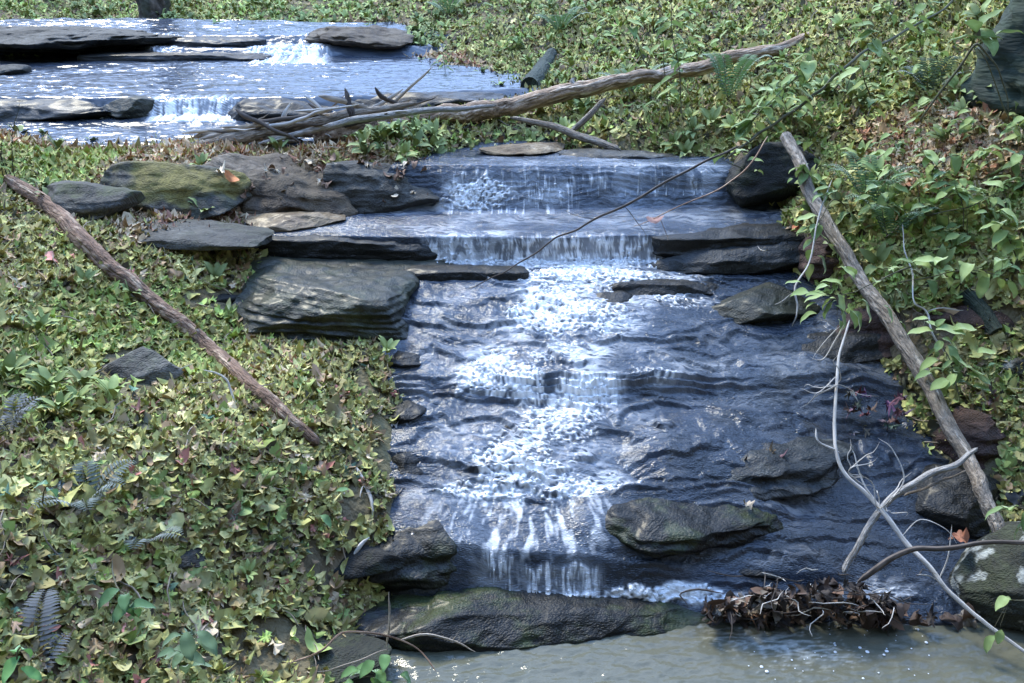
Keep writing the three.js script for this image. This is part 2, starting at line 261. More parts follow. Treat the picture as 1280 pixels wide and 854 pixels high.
function chart(list, floor, root) {   // the authored patches on a coarse chart, read back smoothly
  const S = 4, nx = 400, ny = 240, T = new Float32Array(nx * ny);
  for (let j = 0; j < ny; j++) for (let i = 0; i < nx; i++) { let f = floor; for (const a of list) { const e = ell(i * S - 150, j * S, a); if (e) f = Math.max(f, root ? Math.sqrt(e * a[4]) : e); } T[j * nx + i] = f; }
  return (px, py) => { const u = clamp((px + 150) / S, 0, nx - 1.01), v = clamp(py / S, 0, ny - 1.01), i = Math.floor(u), j = Math.floor(v), k = j * nx + i; return mix(mix(T[k], T[k + 1], u - i), mix(T[k + nx], T[k + nx + 1], u - i), v - j); };
}
const foamSparkleAt = chart(FOAM_SPARKLE, 0, false);
function whiteness(px, py, x, y, d) {
  const f = foamSparkleAt(px + 14 * noise(x * 7, d * 7, 30), py + 9 * noise(x * 7, d * 7, 40));
  const w = 0.05 * noise(x * 6, d * 6, 2), v = 0.05 * noise(x * 6, d * 6, 12);
  const cell = 0.62 * ridge((x + w) * 15, (d + v) * 19, y * 19 + 3, 2) + 0.5 * noise((x - v) * 44, d * 52, y * 46) + 0.5 * fbm(x * 5, d * 7, 2, 2);   // lacy froth cells
  const foam = f < 0.03 ? 0 : sstep(0.44, 0.78, 0.54 * Math.min(1.35, f) + 0.66 * cell * Math.min(1, 0.3 + f));
  let thread = 0;
  for (const a of FALLS) if (px > a[0] - 12 && px < a[1] + 12 && py > a[2] - 6 && py < a[3] + 6) {
    const e = sstep(a[0] - 12, a[0] + 12, px) * (1 - sstep(a[1] - 12, a[1] + 12, px)) * sstep(a[2] - 6, a[2] + 4, py - 0.28 * (a[3] - a[2]) * Math.max(0, noise(x * 13, 3, a[0]) + 0.35));
    const s = 0.5 * noise(x * 16 + 1.6 * noise(x * 5, y * 7, 1), y * 3.5, 7) + 0.8 * noise(x * 46 + noise(x * 9, y * 9, 2), y * 4, 5) + 0.6 * noise(x * 110, y * 9, 25) + 0.4 * noise(x * 9, y * 22, 15);
    thread = Math.max(thread, e * (0.2 * a[4] + 0.8 * sstep(0.1, 0.75, s + 0.5 * a[4] - 0.12)));
  }
  return { f, foam, thread };
}
{
  const slate = [0.026, 0.036, 0.056], deep = [0.009, 0.013, 0.020], brown = [0.036, 0.035, 0.032], white = [0.86, 0.88, 0.90], veilSheen = [0.15, 0.18, 0.225];  // the last tone is aerated film with sky sheen put into its colour
  const airSheenAt = chart([[680, 480, 170, 200, 1], [640, 660, 160, 90, 0.9], [700, 320, 240, 60, 0.9], [640, 275, 330, 24, 1], [760, 225, 220, 44, 1], [960, 450, 200, 90, 0.45], [560, 440, 120, 160, 0.5], [950, 620, 260, 120, 0.16], [900, 275, 160, 24, 0.9], [620, 735, 220, 16, 0.7]], 0.1, true);
  const T = 0.043, humpAt = chart([[850, 650, 150, 52, 0.075], [925, 568, 150, 60, 0.07], [535, 680, 80, 70, 0.06], [1010, 690, 110, 40, 0.04], [1000, 480, 110, 40, 0.03]], 0, false);   // low swells of the bedrock
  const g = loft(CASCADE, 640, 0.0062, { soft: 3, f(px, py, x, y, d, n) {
    const warp = 0.25 * noise(x * 1.3, d * 1.3, 5), wig = 0.035 * noise(x * 6, d * 6, 15);
    const lump = fbm(x * 2.2, d * 3.4, 9, 2), rip = ridge(x * 5 + 2 * warp, (d + wig) * 15, 4, 3), fine = fbm(x * 24, (d + wig) * 50, 14, 3);
    const W = whiteness(px, py, x, y, d);
    const bed = (1 - 0.3 * sstep(800, 950, px)) * sstep(338, 352, py) * (1 - sstep(618, 640, py)) + 0.6 * sstep(632, 650, py) * sstep(760, 830, px) + 0.35 * sstep(205, 215, py) * (1 - sstep(250, 262, py));   // where the flat-lying strata step down under the film
    // flat-lying strata: the bed steps down along ragged contour lines
    const nn = 0.11 * fbm(x * 1.1 + 4, d * 1.9, 71, 2) + 0.075 * fbm(x * 3.6, d * 4.2, 73, 3) + 0.05 * x, q = (y + nn) / T, qf = q - Math.floor(q);
    const q2 = (y + 0.7 * nn + 0.02 * noise(x * 7, d * 7, 77)) / 0.021, qf2 = q2 - Math.floor(q2), keep = clamp(0.55 + 2.0 * noise(x * 1.9 + Math.floor(q) * 5.1, Math.floor(q) * 2.3, 79));
    const dy = bed * (keep * T * (sstep(0, 0.34, qf) - qf) + 0.22 * 0.021 * (sstep(0, 0.45, qf2) - qf2) + 0.018 * lump) + humpAt(px, py);
    const flat = sstep(0.03, 0.12, Math.abs(py - 278) / 100 - 0.02);                       // the still shelf between the two falls
    let h = (1 - bed) * 0.02 * lump * mix(0.2, 1, flat) + 0.007 * rip * mix(0.6, 1, flat) * (0.5 + W.f) + 0.0055 * fine;
    h += W.foam * (0.010 + 0.010 * noise(x * 40, y * 30, d * 40)) + W.thread * 0.011 + 0.010 * W.f * noise(x * 24, d * 34, 6);
    let c = mix3(slate, deep, clamp(0.5 - 1.6 * fbm(x * 4, d * 6, 91, 3))); c = mix3(c, brown, 0.7 * sstep(0.1, 0.4, fbm(x * 3, d * 3, 31, 4)));
    const airSheen = airSheenAt(px, py);
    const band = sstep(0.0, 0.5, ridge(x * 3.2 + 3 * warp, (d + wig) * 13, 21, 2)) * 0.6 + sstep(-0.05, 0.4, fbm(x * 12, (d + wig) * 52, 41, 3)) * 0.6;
    c = mix3(c, veilSheen, clamp(airSheen * band * (0.62 + 1.6 * fbm(x * 1.7, d * 2.4, 51, 2))));
    // thin drawn-out lines of froth and of painted wrinkle reflections; on the bottom slide they fan out with the fall line
    const slide = ell(px, py, [655, 658, 135, 48, 1]), fanx = (px - 650) / (1 + (py - 610) * 0.006);
    const lines = sstep(0.26, 0.46, ridge(x * 7 + 3 * warp, (d + wig) * 24 + 1.5 * noise(x * 7, d * 7, 3), 21, 2)) * 0.7 * Math.min(1, 0.28 * airSheen + W.f) * sstep(-0.15, 0.25, fbm(x * 3, d * 5, 61, 2));
    const rays = slide > 0 ? sstep(0.1, 0.5, 0.8 * noise(fanx * 0.085 + 0.6 * noise(x * 8, d * 8, 93), py * 0.02, 95) + 0.5 * noise(fanx * 0.21, py * 0.05, 97) + 0.1) * slide * 0.6 : 0;
    c = mix3(c, white, clamp(Math.max(lines * (1 - slide), rays)));
    c = mix3(c, white, clamp(W.foam + 0.85 * W.thread));
    return { h, dy, c };
  } });
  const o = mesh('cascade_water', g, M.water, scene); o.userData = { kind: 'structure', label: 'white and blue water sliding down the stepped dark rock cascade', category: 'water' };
  const gu = loft(UPPER, 520, 0.011, { soft: 2, f(px, py, x, y, d, n) {
    const warp = 0.25 * noise(x * 1.3, d * 1.3, 5), layers = ridge(x * 1.2 + 3, (d + 0.1 * x + warp) * 3.5, 1.3, 3), rip = ridge(x * 2.6 + warp, d * 6.5, 4, 3), fine = fbm(x * 12, d * 26, 14, 3);
    const W = whiteness(px, py, x, y, d);
    const h = 0.024 * layers + 0.012 * rip + 0.006 * fine + W.foam * 0.012 + W.thread * 0.02;
    let c = mix3(slate, deep, clamp(0.5 - 0.8 * layers)); c = mix3(c, brown, 0.6 * sstep(0.1, 0.4, fbm(x * 2, d * 2, 31, 4)));
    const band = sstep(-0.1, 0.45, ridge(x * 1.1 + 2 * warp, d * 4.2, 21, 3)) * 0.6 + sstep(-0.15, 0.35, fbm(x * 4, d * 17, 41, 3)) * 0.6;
    c = mix3(c, [0.06, 0.072, 0.09], clamp(1.2 * band - 0.3));  // fainter sky sheen painted into the upper film
    return { h, c: mix3(c, white, clamp(W.foam + 0.85 * W.thread)) };
  } });
  const u = mesh('upper_stream_water', gu, M.sheet, scene); u.userData = { kind: 'structure', label: 'thin shining water sheeting over the broad upper rock ledges', category: 'water' };
}
// ================================================================ STRUCTURE: the murky pool
{
  const nx = 420, nd = 420, pos = new Float32Array(nx * nd * 3), col = new Float32Array(nx * nd * 3), uv = new Float32Array(nx * nd * 2);
  for (let j = 0; j < nd; j++) for (let i = 0; i < nx; i++) {
    const x = mix(-1.6, 3.4, i / (nx - 1)), t = j / (nd - 1), d = mix(4.05, -2, t * t), o = j * nx + i;
    const [px, py] = bearing(new THREE.Vector3(x, 0, -Math.max(2.5, d)));
    const h = 0.018 * fbm(x * 6 + d, d * 13, 2, 3) + 0.008 * fbm(x * 18, d * 34, 6, 3);
    // froth lines drifting out from the chute
    const axis = d - (3.60 - 0.28 * (x - 1.35)), band = Math.exp(-((axis / 0.13) ** 2)) * sstep(0.75, 1.1, x) * (1 - sstep(1.5, 2.0, x));
    const wide = sstep(0.8, 1.6, x) * sstep(2.7, 3.3, d), low = sstep(2.9, 3.25, 3.5 - Math.abs(d - 3.25)) * sstep(0.1, 0.5, x) * (1 - sstep(1.3, 1.7, x));
    const fr = sstep(0.5, 0.85, 0.24 * band + 0.12 * wide + 0.12 * low + 0.5 * ridge(x * 11 + d * 4, d * 30, 3, 3));
    let c = mix3([0.118, 0.116, 0.086], [0.095, 0.10, 0.073], clamp(0.5 + fbm(x * 2, d * 3, 4, 3))); c = mix3(c, [0.5, 0.54, 0.54], 0.7 * fr);
    pos.set([x, h, -d], o * 3); col.set(c, o * 3); uv.set([x * 1.2, d * 1.2], o * 2);
  }
  const o = mesh('pool_water', geom(pos, gridIndex(nx, nd, true), col, uv), M.pool, scene); o.userData = { kind: 'structure', label: 'murky olive pool with drifting froth at the foot of the cascade', category: 'water' };
}

// ================================================================ ROCKS
const PAL = {
  wet: [[0.018, 0.024, 0.027], [0.044, 0.046, 0.046], [0.085, 0.085, 0.084]],
  mossy: [[0.018, 0.021, 0.014], [0.036, 0.040, 0.024], [0.062, 0.064, 0.05]],
  dark: [[0.009, 0.010, 0.009], [0.018, 0.018, 0.016], [0.042, 0.040, 0.036]],
  ochre: [[0.15, 0.10, 0.055], [0.27, 0.20, 0.115], [0.45, 0.37, 0.26]],
  earth: [[0.045, 0.024, 0.018], [0.085, 0.045, 0.034], [0.13, 0.075, 0.058]],
  tan: [[0.075, 0.052, 0.033], [0.13, 0.098, 0.06], [0.25, 0.205, 0.15]],
  grey: [[0.045, 0.044, 0.038], [0.085, 0.083, 0.072], [0.18, 0.175, 0.155]],
};
const BALLS = new Map();
// x0..x1, y0..y1: what it spans seen from the pool; d: distance; D: its depth along the valley
function rock(name, label, x0, x1, y0, y1, d, D, o = {}) {
  const cy = (y0 + y1) / 2, s = ppm(cy, d), a = PITCH + Math.atan((cy - 427) / F), w = (x1 - x0) / s * 1.12, h = o.h ?? 1.15 * Math.max(0.06, ((y1 - y0) / s - D * Math.sin(a) * 0.7) / Math.cos(a)); D *= 1.1;
  const c = at((x0 + x1) / 2, cy, d), n = (o.detail ?? 22) + 4, sq = o.sq ?? 0.45, seed = (o.seed ?? (x0 * 0.37 + y0 * 0.71)) % 97, amp = o.amp ?? 0.12, pal = PAL[o.pal ?? 'wet'];
  if (!BALLS.has(n)) { const b = new THREE.IcosahedronGeometry(1, n); b.deleteAttribute('uv'); b.deleteAttribute('normal'); BALLS.set(n, mergeVertices(b, 1e-5)); }
  const g = BALLS.get(n).clone();
  const P = g.attributes.position, N = P.count, col = new Float32Array(N * 3), uv = new Float32Array(N * 2), bed = Math.min(w, D, h * 2);
  const rr = rng(Math.floor(seed * 1000) + 7), cuts = []; for (let i = 0; i < (o.cuts ?? 16); i++) { const q = new THREE.Vector3(rr() * 2 - 1, (rr() * 2 - 1) * 0.9, rr() * 2 - 1).normalize(); cuts.push([q, 0.66 + 0.3 * rr()]); }
  const tilt = new THREE.Euler(o.tx ?? 0, o.ty ?? 0, o.tz ?? 0), v = new THREE.Vector3();
  for (let i = 0; i < N; i++) {
    v.fromBufferAttribute(P, i); const e = Math.pow(Math.abs(v.x) ** (2 / sq) + Math.abs(v.y) ** (2 / sq) + Math.abs(v.z) ** (2 / sq), -sq / 2); let lim = e; for (const [q, k] of cuts) { const dt = v.dot(q); if (dt > 0.05) { const l = k / dt * (1 + 0.3 * (sq < 0.4)); if (l < lim) lim = mix(l, lim, 0.12); } } v.multiplyScalar(lim);
    const wx = v.x * w / 2, wy = v.y * h / 2, wz = v.z * D / 2;
    const strata = 0.45 * noise(wx * 1.6 + seed, wy * (o.strata ?? 18), wz * 1.6) + 0.3 * noise(wx * 3, wy * 26, seed + wz * 3);
    const big = fbm(wx * 2.2 + seed, wy * 3.5, wz * 2.2 - seed, 4), fine = fbm(wx * 9, wy * 11 + seed, wz * 9, 2);
    const k = 1 + amp * 1.8 * big + amp * 0.5 * strata;
    v.set(wx * k + 0.02 * fine, wy * (1 + amp * 1.2 * big) + 0.3 * amp * bed * fbm(wx * 3 + seed, 5, wz * 3, 3) + 0.02 * fine, wz * k + 0.16 * amp * strata + 0.02 * fine);
    const t = fbm(wx * 5 + seed, wy * 7, wz * 5, 4), u = fbm(wx * 2 + 9, wy * 2, wz * 2 + seed, 3), sp = fbm(wx * 26, wy * 30, wz * 26 + seed, 3);
    let q = mix3(pal[0], pal[1], clamp(0.5 + 1.4 * t)); q = mix3(q, pal[2], clamp(sstep(0.05, 0.5, u + 0.7 * sp) * 0.8));
    if (o.moss) q = mix3(q, [0.052, 0.070, 0.022], o.moss * sstep(-0.05, 0.3, fbm(wx * 4, wy * 4 + 7, wz * 4 + seed, 4) + 0.5 * sp));
    if (o.ochre) q = mix3(q, [0.20, 0.17, 0.04], o.ochre * sstep(0.0, 0.28, fbm(wx * 3 + 3, wy * 3, wz * 3 + seed, 4)));
    if (o.lichen) q = mix3(q, [0.42, 0.44, 0.40], o.lichen * sstep(0.12, 0.2, fbm(wx * 7 + 13, wy * 7, wz * 7 + seed, 3) + 0.25 * sp));
    v.applyEuler(tilt); P.setXYZ(i, v.x, v.y, v.z); col.set(q, i * 3); uv.set([wx + wz * 0.35, wy - wz], i * 2);
  }
  g.setAttribute('color', new THREE.BufferAttribute(col, 3)); g.setAttribute('uv', new THREE.BufferAttribute(uv, 2)); g.computeVertexNormals();
  const r = thing(name, g, o.dry ? M.rock : M.wetRock, label, name === 'boulder' ? 'boulder' : 'rock'); r.position.copy(c); return r;
}
// foot of the cascade
rock('sill_rock', 'long low mossy rock sill damming the murky pool', 418, 918, 728, 820, 3.79, 0.44, { pal: 'dark', moss: 0.8, amp: 0.2, sq: 0.4, tz: -0.055, detail: 48, seed: 11, cuts: 26 });
rock('boulder', 'rounded dark wet rock left of the lowest chute', 440, 604, 628, 752, 4.14, 0.55, { pal: 'dark', moss: 0.4, sq: 0.9, detail: 36, cuts: 5, amp: 0.22 });
rock('boulder', 'olive boulder with pale grey lichen patches at the pool edge', 1208, 1345, 655, 815, 3.85, 0.6, { pal: 'mossy', moss: 0.4, lichen: 0.9, dry: true, sq: 0.7, detail: 26, seed: 4 });
rock('boulder', 'mossy wet hump of rock holding a yellow leaf in the lower flow', 722, 966, 608, 690, 4.27, 0.6, { pal: 'dark', moss: 0.6, sq: 0.95, tz: -0.08, detail: 40, amp: 0.24, cuts: 5, h: 0.27 });
rock('boulder', 'low wet rock hump with grey scales in the right current', 790, 1030, 530, 632, 4.68, 0.7, { pal: 'wet', lichen: 0.12, sq: 0.95, detail: 34, amp: 0.24, tz: 0.10, cuts: 5, h: 0.28 });
rock('boulder', 'dark wet boulder beneath the leaning grey pole', 1120, 1262, 566, 706, 4.5, 0.55, { pal: 'dark', sq: 0.7, detail: 24 });
rock('rock_slab', 'dark undercut rock slab below the trailing green leaves', 972, 1125, 404, 462, 5.55, 0.5, { pal: 'dark', sq: 0.5, tz: 0.1 });
rock('rock', 'small dark stone breaking the surface in midstream', 622, 660, 518, 548, 4.85, 0.16, { pal: 'dark', sq: 0.8, detail: 12 });
rock('rock_slab', 'low flat wet rock beside the right debris', 880, 1050, 672, 730, 4.14, 0.4, { pal: 'dark', sq: 0.9, amp: 0.2, tz: -0.12, cuts: 5, h: 0.16 });
// ledges under the middle fall
rock('ledge_slab', 'black square-edged ledge slab left of the curtain fall', 300, 538, 287, 324, 6.48, 0.34, { pal: 'dark', sq: 0.22, amp: 0.06, strata: 30, detail: 28 });
rock('ledge_slab', 'thin dark rock layer second below the pale shelf', 296, 552, 318, 343, 6.32, 0.30, { pal: 'mossy', sq: 0.25, amp: 0.06, tz: -0.02, strata: 30 });
rock('ledge_slab', 'mossy thin slab lying on the big green rock', 296, 484, 324, 356, 6.18, 0.34, { pal: 'mossy', moss: 0.3, sq: 0.35, amp: 0.08, tz: -0.08 });
rock('boulder', 'big dark green layered rock at the left bank corner', 316, 506, 340, 446, 5.84, 0.7, { pal: 'mossy', moss: 0.4, sq: 0.24, amp: 0.14, detail: 46, tz: -0.05, cuts: 7, strata: 46 });
rock('ledge_slab', 'thin black ledge under the left of the curtain fall', 505, 652, 330, 352, 6.2, 0.22, { pal: 'dark', sq: 0.3, amp: 0.08, detail: 18 });
rock('ledge_slab', 'dark ledge slab right of the curtain fall', 826, 1020, 280, 324, 6.46, 0.36, { pal: 'dark', sq: 0.3, amp: 0.08, tz: 0.04, strata: 28, detail: 26 });
rock('ledge_slab', 'grey tilted slab rising towards the earth bank', 812, 1030, 304, 346, 6.28, 0.3, { pal: 'wet', sq: 0.4, amp: 0.08, tz: 0.10 });
rock('rock', 'lens shaped black rock in the stepped right flow', 762, 910, 340, 374, 6.08, 0.34, { pal: 'dark', sq: 0.7, amp: 0.1, tz: 0.02 });
rock('rock', 'small black rock capped by foam below the curtain fall', 733, 806, 362, 388, 5.92, 0.22, { pal: 'dark', sq: 0.7, detail: 16 });
rock('boulder', 'brown grey rounded rock under the right bank twigs', 884, 1015, 355, 412, 5.85, 0.5, { pal: 'mossy', sq: 0.65, tz: 0.08 });
// benches beside the upper pool
rock('boulder', 'smooth dark green boulder by the upper left bank', 48, 168, 224, 282, 6.25, 0.5, { pal: 'grey', moss: 0.75, sq: 0.7, dry: true });
rock('boulder', 'grey boulder with ochre moss face among brown leaves', 122, 300, 200, 290, 6.75, 0.62, { pal: 'grey', moss: 0.5, ochre: 1, sq: 0.5, dry: true, amp: 0.14, seed: 8 });
rock('rock_slab', 'flat dark rock slab beneath the ochre boulder', 120, 320, 276, 312, 6.15, 0.5, { pal: 'grey', moss: 0.3, sq: 0.45, dry: true, tz: -0.06 });
rock('rock_shelf', 'brown sloping rock shelf strewn with dead leaves', 258, 440, 204, 282, 7.08, 0.75, { pal: 'tan', sq: 0.35, amp: 0.22, dry: true, detail: 34, tx: 0.3, tz: -0.12, seed: 21, cuts: 26 });
rock('rock_shelf', 'grey brown overhanging ledge left of the upper fall', 395, 548, 203, 270, 7.1, 0.5, { pal: 'grey', sq: 0.4, amp: 0.22, detail: 30, seed: 2, cuts: 24, dry: true });
rock('rock_slab', 'pale ochre slab at the edge of the middle shelf pool', 316, 424, 258, 292, 6.66, 0.4, { pal: 'ochre', sq: 0.4, amp: 0.08, h: 0.13 });
rock('rock_slab', 'pale flat stone above the upper fall', 598, 705, 178, 196, 7.62, 0.4, { pal: 'ochre', sq: 0.5, dry: true, h: 0.08 });
rock('rock_slab', 'grey flat stone carrying leaf scraps above the upper fall', 700, 835, 184, 202, 7.5, 0.3, { pal: 'grey', sq: 0.5, h: 0.06 });
rock('boulder', 'dark rock buried in the bank at the right end of the upper fall', 905, 1025, 176, 262, 7.0, 0.6, { pal: 'dark', sq: 0.6, dry: true, moss: 0.3 });
// far ledges
rock('ledge_slab', 'broad grey top ledge with a dark overhang', -80, 200, 30, 62, 12.1, 1.7, { pal: 'grey', sq: 0.4, amp: 0.2, h: 0.27, dry: true, detail: 40, cuts: 26 });
rock('ledge_slab', 'brown leafy end of the top ledge', 395, 520, 30, 70, 12.2, 1.0, { pal: 'tan', sq: 0.45, amp: 0.24, h: 0.32, dry: true, detail: 30, cuts: 26 });
rock('ledge_slab', 'thin dark shelf below the top ledge overhang', 120, 330, 60, 82, 11.75, 0.7, { pal: 'dark', sq: 0.3, h: 0.12, amp: 0.08 });
rock('ledge_slab', 'dark humped ledge at the left of the upper step', -60, 146, 122, 158, 8.74, 0.5, { pal: 'wet', sq: 0.45, h: 0.24, amp: 0.16 });
rock('rock', 'rounded wet rock beside the small upper curtain', 132, 194, 120, 155, 8.72, 0.4, { pal: 'mossy', sq: 0.55, h: 0.24, detail: 18 });
rock('ledge_slab', 'dark ledge right of the small upper curtain', 288, 430, 120, 158, 8.74, 0.45, { pal: 'dark', sq: 0.45, h: 0.25, amp: 0.14 });
rock('ledge_slab', 'long dark ledge lip behind the fallen log', 395, 660, 110, 150, 8.95, 0.7, { pal: 'dark', sq: 0.4, h: 0.27, amp: 0.12, tz: 0.04, detail: 28 });
rock('ledge_slab', 'thin grey lip of rock between the two top falls', 205, 325, 44, 64, 12.2, 0.6, { pal: 'wet', sq: 0.35, h: 0.16, amp: 0.12 });
rock('rock', 'pale stone on the far left of the upper pool', -10, 30, 78, 98, 10.4, 0.4, { pal: 'grey', sq: 0.6, h: 0.14, dry: true, detail: 14 });
// left bank stones
{ const p = hit(168, 470); rock('rock', 'flat charcoal rock face bare of leaves in the left bank', 116, 222, 432, 506, -p.z + 0.02, 0.32, { pal: 'grey', moss: 0.4, sq: 0.5, dry: true, seed: 6, tx: 0.3 }); }
{ const p = hit(232, 702); rock('rock', 'small round grey stone sunk in the left leaf litter', 214, 256, 684, 718, -p.z, 0.14, { pal: 'grey', moss: 0.3, sq: 0.8, dry: true, detail: 12 }); }
{ const p = hit(345, 820); rock('boulder', 'dark mossy rock under the litter beside the pool', 262, 470, 790, 862, -p.z + 0.08, 0.4, { pal: 'mossy', moss: 0.6, sq: 0.6, dry: true, detail: 26 }); }
{ const p = hit(275, 370); rock('rock', 'dark stone showing through the litter near the green rock', 205, 318, 360, 396, -p.z + 0.05, 0.3, { pal: 'dark', sq: 0.6, dry: true }); }
{ const p = hit(430, 700); rock('rock', 'dark earth covered stone above the rock sill', 340, 500, 672, 728, -p.z + 0.06, 0.3, { pal: 'dark', moss: 0.35, sq: 0.6, dry: true }); }
{ const p = hit(1262, 455); rock('rock', 'blue green stone in the right bank litter', 1244, 1310, 436, 484, -p.z, 0.3, { pal: 'grey', moss: 0.4, lichen: 0.4, sq: 0.7, dry: true, detail: 16 }); }

for (const [label, x0, x1, y0, y1, d, D] of [['small black rock at the water edge below the left litter', 490, 530, 500, 532, 4.9, 0.2], ['low dark rock against the left bank above the chute', 488, 536, 560, 600, 4.5, 0.22], ['wet stone under the corner of the green rock', 484, 530, 436, 462, 5.3, 0.2]]) rock('rock', label, x0, x1, y0, y1, d, D, { pal: 'dark', sq: 0.7, detail: 14 });
// raw earth showing where the right bank is cut away
for (const [label, px, py, w, h, D] of [['reddish brown raw earth face under the trailing leaves', 1082, 430, 110, 96, 0.4], ['dark earth band across the right bank litter', 1225, 398, 130, 44, 0.3], ['undercut earth behind the foot of the leaning pole', 1215, 560, 76, 110, 0.36], ['brown earth face between the right ledges', 1030, 330, 56, 84, 0.36]]) {
  const p = hit(px, py), r = rock('earth_bank', label, px - w / 2, px + w / 2, py - h / 2, py + h / 2, -p.z + 0.06, D, { pal: 'earth', sq: 0.6, dry: true, amp: 0.28, cuts: 20, detail: 26 }); r.userData.category = 'earth bank';
}

// ================================================================ FALLEN WOOD
const BARK = {
  log: [[0.06, 0.034, 0.02], [0.42, 0.29, 0.19], [0.80, 0.66, 0.52]],
  grey: [[0.11, 0.085, 0.062], [0.37, 0.31, 0.245], [0.62, 0.55, 0.46]],
  brown: [[0.07, 0.04, 0.026], [0.26, 0.155, 0.10], [0.66, 0.50, 0.36]],
  dark: [[0.03, 0.024, 0.02], [0.07, 0.055, 0.045], [0.16, 0.13, 0.11]],
  pale: [[0.27, 0.25, 0.22], [0.54, 0.51, 0.47], [0.74, 0.71, 0.66]],
  mossy: [[0.012, 0.024, 0.018], [0.024, 0.042, 0.030], [0.05, 0.07, 0.05]],
  vine: [[0.05, 0.05, 0.03], [0.10, 0.10, 0.06], [0.16, 0.15, 0.10]],
};
// pts: [Vector3, radius]
function limb(pts, o = {}) {
  const V = pts.map((p) => p[0]), curve = new THREE.CatmullRomCurve3(V, false, 'centripetal'), len = curve.getLength(), seg = o.seg ?? Math.max(4, Math.min(160, Math.round(len / (o.step ?? 0.03)))), rad = o.rad ?? 16, pal = BARK[o.pal ?? 'grey'], seed = o.seed ?? 1, rough = o.rough ?? 0.12;
  const pos = [], col = [], uv = [], idx = [], T = new THREE.Vector3(), N = new THREE.Vector3(0.3, 1, 0.2), B = new THREE.Vector3(), c = new THREE.Vector3();
  for (let j = 0; j <= seg; j++) {
    const t = j / seg; curve.getPoint(t, c); curve.getTangent(t, T); { const kk = o.kink ?? (rad < 9 ? 0.02 : 0.012), e = Math.min(1, Math.min(t, 1 - t) * 8), ss = t * len; c.x += kk * e * noise(ss * 5, seed, 1.5); c.y += kk * e * noise(ss * 5, seed, 5.5); c.z += kk * e * noise(ss * 5, seed, 9.5); } B.crossVectors(T, N).normalize(); N.crossVectors(B, T).normalize();
    const k = t * (pts.length - 1), i0 = Math.min(pts.length - 2, Math.floor(k)), r0 = mix(pts[i0][1], pts[i0 + 1][1], k - i0);
    for (let i = 0; i <= rad; i++) {
      const a = i / rad * Math.PI * 2, ca = Math.cos(a), sa = Math.sin(a), s = t * len;
      const n = ridge(ca * 3.2 + seed, sa * 3.2, s * 1.6, 3), b = fbm(ca * 1.2 + seed, sa * 1.2, s * 3.5, 3), f = fbm(ca * 5 + seed, sa * 5, s * 16, 3);
      const taper = o.blunt ? 1 : Math.min(1, 0.25 + Math.min(t, 1 - t) * seg * 0.5);
      const r = r0 * (1 + rough * (0.35 * n + 0.9 * b + 0.8 * f)) * taper;
      pos.push(c.x + (N.x * ca + B.x * sa) * r, c.y + (N.y * ca + B.y * sa) * r, c.z + (N.z * ca + B.z * sa) * r);
      let q = mix3(pal[0], pal[1], clamp(0.4 + 0.8 * n + 1.6 * f)); q = mix3(q, pal[2], sstep(0.08, 0.35, fbm(ca * 1.5 + seed * 2, sa * 1.5, s * 2.6, 3) + 0.7 * f) * (o.peel ?? 0.7));
      if (o.moss) q = mix3(q, [0.030, 0.055, 0.030], o.moss * sstep(-0.05, 0.25, fbm(ca + 7, sa, s * 1.3 + seed, 3)));
      col.push(...q); uv.push(i / rad * 0.5, s * 0.8);
    }
  }
  const W = rad + 1;
  for (let j = 0; j < seg; j++) for (let i = 0; i < rad; i++) { const a = j * W + i; idx.push(a, a + W, a + 1, a + 1, a + W, a + W + 1); }
  for (const e of [0, seg]) { curve.getPoint(e / seg, c); const k = pos.length / 3; pos.push(c.x, c.y, c.z); col.push(...(o.endTone ?? pal[1])); uv.push(0, 0); for (let i = 0; i < rad; i++) { const a = e * W + i; if (e) idx.push(k, a, a + 1); else idx.push(k, a + 1, a); } }
  return geom(pos, idx, col, uv);
}
const line = (list) => list.map(([px, py, d, r]) => [at(px, py, d), r]);
const lain = (list, lift = 0.02) => list.map(([px, py, r, up]) => { const p = hit(px, py, lift + (up ?? 0)); return [p, r]; });
// a wooden thing: main limb plus side limbs as parts, standing at the main limb's first point
function wood(name, label, category, main, sides = [], o = {}, group) {
  const base = main[0][0].clone(), g = groupThing(name, base, label, category, group);
  mesh(o.mainName ?? 'stem', rooted(limb(main, o), base), o.thin ? M.twig : M.bark, g);
  for (const s of sides) mesh(s.name ?? 'branch', rooted(limb(s.pts, { ...o, ...s.o }), base), o.thin ? M.twig : M.bark, g);
  return g;
}
const R4 = rng(404);
// crooked side twigs along a line of points
function crook(a, b, r0, r1, n, wob, R = R4) { const pts = []; for (let i = 0; i <= n; i++) { const t = i / n, p = a.clone().lerp(b, t); if (i && i < n) p.add(new THREE.Vector3((R() - 0.5) * wob, (R() - 0.5) * wob, (R() - 0.5) * wob)); pts.push([p, mix(r0, r1, t)]); } return pts; }

